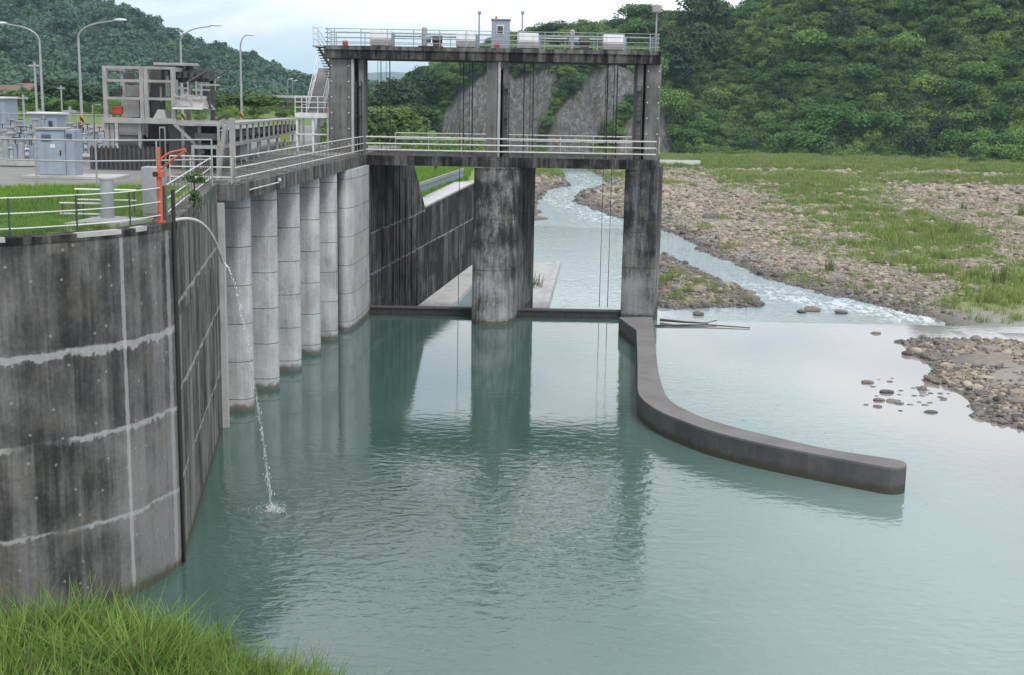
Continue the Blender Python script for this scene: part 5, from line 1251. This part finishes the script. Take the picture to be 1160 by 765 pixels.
for k in range(14):
    xx = fx(rc.uniform(168, 232)); zz = rc.uniform(fz(105), fz(80)); q = rc.random() < .6; mb.bar((xx, YF+.3, zz), (xx+(0 if q else rc.uniform(.3, 1.0)), YF+.31, zz-(rc.uniform(.3, .9) if q else 0)), .07, .07)
mb.build('links', M['steelc'], fr)['kind'] = 'stuff'
# below the main beam: dark bucket, drums and legs
for px in (121, 126, 157, 206, 225): MB().box(fx(px)-.07, fx(px)+.07, YF-.1, YF+.05, T10, fz(140)).build('leg', M['steelc'], fr)
MB().tube([(fx(132), YF+.5, fz(148)), (fx(160), YF+.5, fz(148))], .42, 16).build('drum', M['pale'], fr)
MB().tube([(fx(132), YF+.3, fz(163)), (fx(160), YF+.3, fz(163))], .40, 16).build('drum', M['steeld'], fr)
MB().box(fx(117), fx(235), YF+2.0, YF+2.2, T10, fz(141)).build('back_panel', M['steeld'], fr)
MB().box(fx(186), fx(224), YF+.5, YF+.6, T10, fz(141)).build('side_panel', M['column'], fr)
MB().box(fx(180), fx(187), YF-.2, YF-.13, T10, fz(143)).build('door_frame', M['steelc'], fr); MB().box(fx(181.2), fx(185.8), YF-.23, YF-.203, T10+.1, fz(145)).build('door', M['dark'], fr)
MB().bar((fx(199), YF-.4, fz(140)), (fx(232), YF-.4, fz(172)), .14, .12).build('diagonal_brace', M['steelc'], fr)
mb = MB()
for px in np.arange(112, 188, 5.2): mb.box(fx(px), fx(px)+.10, YF-1.5, YF-1.42, T10, T10+1.05)
mb.box(fx(110), fx(190), YF-1.4, YF-1.3, T10, T10+.95)
o = mb.build('slatted_barrier', M['steeld']); tag(o, 'dark slatted low barrier in front of the steel frame foot', 'barrier')
MB().tube([(fx(108.5), YF-.5, T10), (fx(108.5), YF-.5, fz(120)), (fx(117), YF-.5, fz(120))], .04, 6).build('handrail', M['steelc'], fr)
# belt conveyor: runs back beside the intake deck
bc = empty('belt_conveyor', (-17, 75, T10), 'long grey belt conveyor on legs running back toward the tower', 'conveyor')
a0 = aty(232, 146, 58); b0 = aty(330, 133, 96)
pa, pb = Vector((a0.x, 58, 11.55)), Vector((b0.x, 96, 11.1))
d = (pb-pa).normalized(); sd = Vector((d.y, -d.x, 0))
MB().bar(pa+Vector((0, 0, .55)), pb+Vector((0, 0, .55)), 1.3, .12).build('roof', M['steelc'], bc)
MB().bar(pa-Vector((0, 0, .45)), pb-Vector((0, 0, .45)), 1.25, .16).build('bottom_rail', M['galv'], bc)
MB().bar(pa+Vector((0, 0, .0)), pb+Vector((0, 0, .0)), .9, .3).build('belt', M['steeld'], bc)
n = 16
for k in range(n+1):
    p = pa.lerp(pb, k/n)+sd*.6; MB().box(p.x-.05, p.x+.05, p.y-.05, p.y+.05, p.z-.4, p.z+.5).build('frame_post', M['steelc'], bc)
for k in range(9):
    p = pa.lerp(pb, k/8)
    for s in (-.55, .55): q = p+sd*s; MB().box(q.x-.06, q.x+.06, q.y-.06, q.y+.06, T10-.02, q.z-.5).build('leg', M['steelc'], bc)
for k in range(12):
    p = pa.lerp(pb, (k+.5)/12); MB().tube([p+sd*.58+Vector((0, 0, -.12)), p+sd*.2+Vector((0, 0, -.24))], .1, 8).build('roller', M['black'], bc)
for i, (px, Y, h, lab) in enumerate([(262, 52.6, 2.6, 'thick pale steel post at the near end of the conveyor'), (254, 53.5, 2.3, 'leaning pale steel post left of the thick one')]):
    x, y, z = tpx(px, Y, 9.93); o = MB().bar((x-(.35 if i else 0), y, z), (x, y, z+h), .22, .16).box(x-.2, x+.2, y-.2, y+.2, z-.01, z+.05).build('steel_post', M['steelc']); tag(o, lab, 'post', 'pale posts at the intake end')
o = MB().box(-17.2, -14.5, 68, 70, 9.97, 11.4).box(-17.3, -14.4, 67.9, 70.1, 11.402, 11.5).build('skip_bin', M['blue']); tag(o, 'pale blue bin under the belt conveyor', 'bin')
x, y, z = tpx(322, 78, T10); o = MB().box(x-.28, x+.28, y-.05, y+.05, T10+.75, T10+1.05).box(x-.25, x-.2, y-.04, y+.04, T10, T10+.75).box(x+.2, x+.25, y-.04, y+.04, T10, T10+.75).build('notice_board', plain('yellow_green_paint', (.25, .28, .05), .5)); tag(o, 'small yellow-green board under the far end of the conveyor', 'board')
# small fittings on the intake beam
v = aty(290, 204, 56); x = inx(56)
o = MB().tube([(inx(52.8)+.05, 52.8, 9.62), (inx(57.5)+.08, 57.5, 9.62)], .03, 8).ball((inx(57.5)+.10, 57.5, 9.72), .09, .09, .09).build('beam_lamp', M['rail']); tag(o, 'thin white pipe with a lamp ball on the intake beam face', 'pipe')

# purple bridge
br = empty('road_bridge', (aty(330, 120, 250).x, 250, 4), 'purple girder road bridge far behind the stairs', 'bridge')
xa, xb = aty(300, 120, 250).x, aty(372, 120, 250).x
za = aty(330, 127, 250).z; zb = aty(330, 117, 250).z; zc = aty(330, 111, 250).z
MB().box(xa, xb, 249, 256, za, zb).build('girder', M['purple'], br); MB().box(xa, xb, 248.3, 256.7, zb+.003, zc).build('deck', M['steeld'], br); MB().box(xa, xb, 248.3, 248.5, zc+.003, zc+.45).build('parapet', M['pale'], br)
for x in (xa+5, xb-3): MB().box(x, x+1.4, 250, 255, 0, za-.003).build('pier', M['pale'], br)
v = aty(420, 123, 260); o = MB().box(v.x-2.6, v.x+2.6, 260, 264, 4, v.z-.2).prism([(v.x-3, 259.6), (v.x+3, 259.6), (v.x+3, 264.4), (v.x-3, 264.4)], v.z-.2, v.z+.25).build('distant_shed', M['white']); tag(o, 'small white shed among trees right of the left column', 'shed')
# bare pink slope and buildings left far
v0 = [(a, b2) for a, b2 in ((-30, 101), (8, 99), (20, 96), (42, 101), (44, 108), (-30, 110))]
mb = MB()
for i, (px, py, w, h) in enumerate([(12, 103, 14, 5), (33, 100, 11, 4.5), (-8, 102, 12, 5)]):
    v = aty(px, py, 420); mb.box(v.x-w/2, v.x+w/2, 420+i*6, 428+i*6, v.z-6, v.z+h*.35)
o = mb.build('bare_bank', plain('pink_earth', (.30, .20, .16), .95, var=.4, scale=.3)); tag(o, kind='structure')

# ================================================================== HOSE AND JET
h0 = Vector((CORNER[0]-.1, CORNER[1]+.35, 9.98)); h1 = Vector((-9.0, 39.4, 8.35))
pts = [h0.lerp(h1, s)+Vector((.16*math.sin(PI*s), 0, .55*math.sin(PI*s)**.9)) for s in np.linspace(0, 1, 14)]
o = MB().tube(pts, .045, 10).build('drain_hose', M['rail']); tag(o, 'pale curved hose bending over the wall edge and pouring water', 'hose')
mb = MB(); land = Vector((-7.85, 40.6, 0)); rr = random.Random(4)
for k in range(120):
    s = rr.random()**.85; p = Vector((h1.x+(land.x-h1.x)*s, h1.y+(land.y-h1.y)*s, h1.z*(1-s**1.7)))
    sp = .008+.05*s; p += Vector((rr.gauss(0, sp), rr.gauss(0, sp), 0)); r = rr.uniform(.007, .016); mb.ball(p, r, r, r*rr.uniform(1.5, 4), 6, 4)
m, t, b = newmat('falling_water'); p = t.pos()
b.inputs['Base Color'].default_value = (.80, .84, .85, 1); b.inputs['Roughness'].default_value = .25
t.put(b.inputs['Alpha'], t.math('MULTIPLY', t.step(t.noise(t.vmul(p, (9, 9, 2.2)), 1, 5, .7), .42, .66), .42))
M['fall'] = m
jf = lambda s: Vector((h1.x+(land.x-h1.x)*s, h1.y+(land.y-h1.y)*s, h1.z*(1-s**1.7)))
o = MB().tube([jf(s) for s in np.linspace(0, .985, 26)], .017, 8, .05).build('water_ribbon', M['fall']); JR = o
M['drop'] = plain('white_water', (.75, .80, .82), .15, var=.05)
o = mb.build('water_jet', M['drop'], loc=(h1.x, h1.y, 0)); JR.name = 'ribbon'; JR.parent = o; JR.location = JR.location-o.location; tag(o, 'thin broken jet of water falling from the hose into the pool', 'water jet')
mb = MB()
for k in range(220):
    a = rr.uniform(0, 6.28); q = abs(rr.gauss(0, .38)); r = rr.uniform(.004, .015); mb.ball((land.x+math.cos(a)*q*1.2, land.y+math.sin(a)*q, rr.uniform(0, .03)+max(0, .22-q)*rr.random()), r, r, r*.7, 6, 4)
o = mb.build('splash_foam', M['drop']); tag(o, 'white splash foam where the hose jet hits the pool', 'splash')

# ================================================================== HAZE, SKY, SUN
hm = bpy.data.materials.new('haze_air'); hm.use_nodes = True; hn = hm.node_tree; hn.nodes.clear()
out = hn.nodes.new('ShaderNodeOutputMaterial'); pv = hn.nodes.new('ShaderNodeVolumePrincipled')
pv.inputs['Color'].default_value = (.60, .82, 1.0, 1); pv.inputs['Density'].default_value = .00012; pv.inputs['Anisotropy'].default_value = .2
hn.links.new(pv.outputs[0], out.inputs['Volume'])
hz_ = MB().box(-6500, 6500, -120, 11800, -8, 230).build('haze', hm, loc=(0, 0, 0)); tag(hz_, 'faint blue haze of humid air over the valley', 'haze', kind='stuff')

W = bpy.data.worlds.new('World'); SC.world = W; W.use_nodes = True; wt = NT(W.node_tree)
bg = W.node_tree.nodes['Background']
EL, AZ = math.radians(58), math.radians(150)
sky = wt.node('ShaderNodeTexSky', sky_type='NISHITA'); sky.sun_disc = False; sky.sun_elevation = EL; sky.sun_rotation = AZ; sky.altitude = 100; sky.air_density = 1.2; sky.dust_density = 2
co = wt.node('ShaderNodeTexCoord').outputs['Generated']
n1 = wt.noise(wt.vmul(co, (1.4, 1.4, 9)), 2.2, 6, .55, .6); n2 = wt.noise(wt.vmul(co, (1, 1, 3)), 1.1, 4, .5)
cl_ = wt.mix(wt.step(n1, .36, .62), (7.6, 8.7, 10.0), (12.6, 12.7, 12.8))
cover = wt.math('ADD', .80, wt.math('MULTIPLY', wt.step(n2, .35, .6), .18))
wt.put(bg.inputs[0], wt.mix(cover, sky.outputs[0], cl_)); bg.inputs[1].default_value = .095
sun = bpy.data.lights.new('sun', 'SUN'); sun.energy = 1.9; sun.angle = math.radians(14); sun.color = (1, .96, .9)
so = bpy.data.objects.new('sun', sun); COL.objects.link(so)
dirv = Vector((math.sin(AZ)*math.cos(EL), math.cos(AZ)*math.cos(EL), math.sin(EL)))
so.rotation_euler = dirv.to_track_quat('Z', 'Y').to_euler(); so.location = (40, -40, 90)

SC.view_settings.view_transform = 'Standard'; SC.view_settings.look = 'None'; SC.view_settings.gamma = 1; SC.view_settings.exposure = 0.32
SC.render.engine = 'CYCLES'; c = SC.cycles
c.use_denoising = True; c.max_bounces = 6; c.diffuse_bounces = 2; c.glossy_bounces = 3; c.transmission_bounces = 2; c.transparent_max_bounces = 8; c.volume_bounces = 1
c.use_adaptive_sampling = False; c.adaptive_threshold = .02
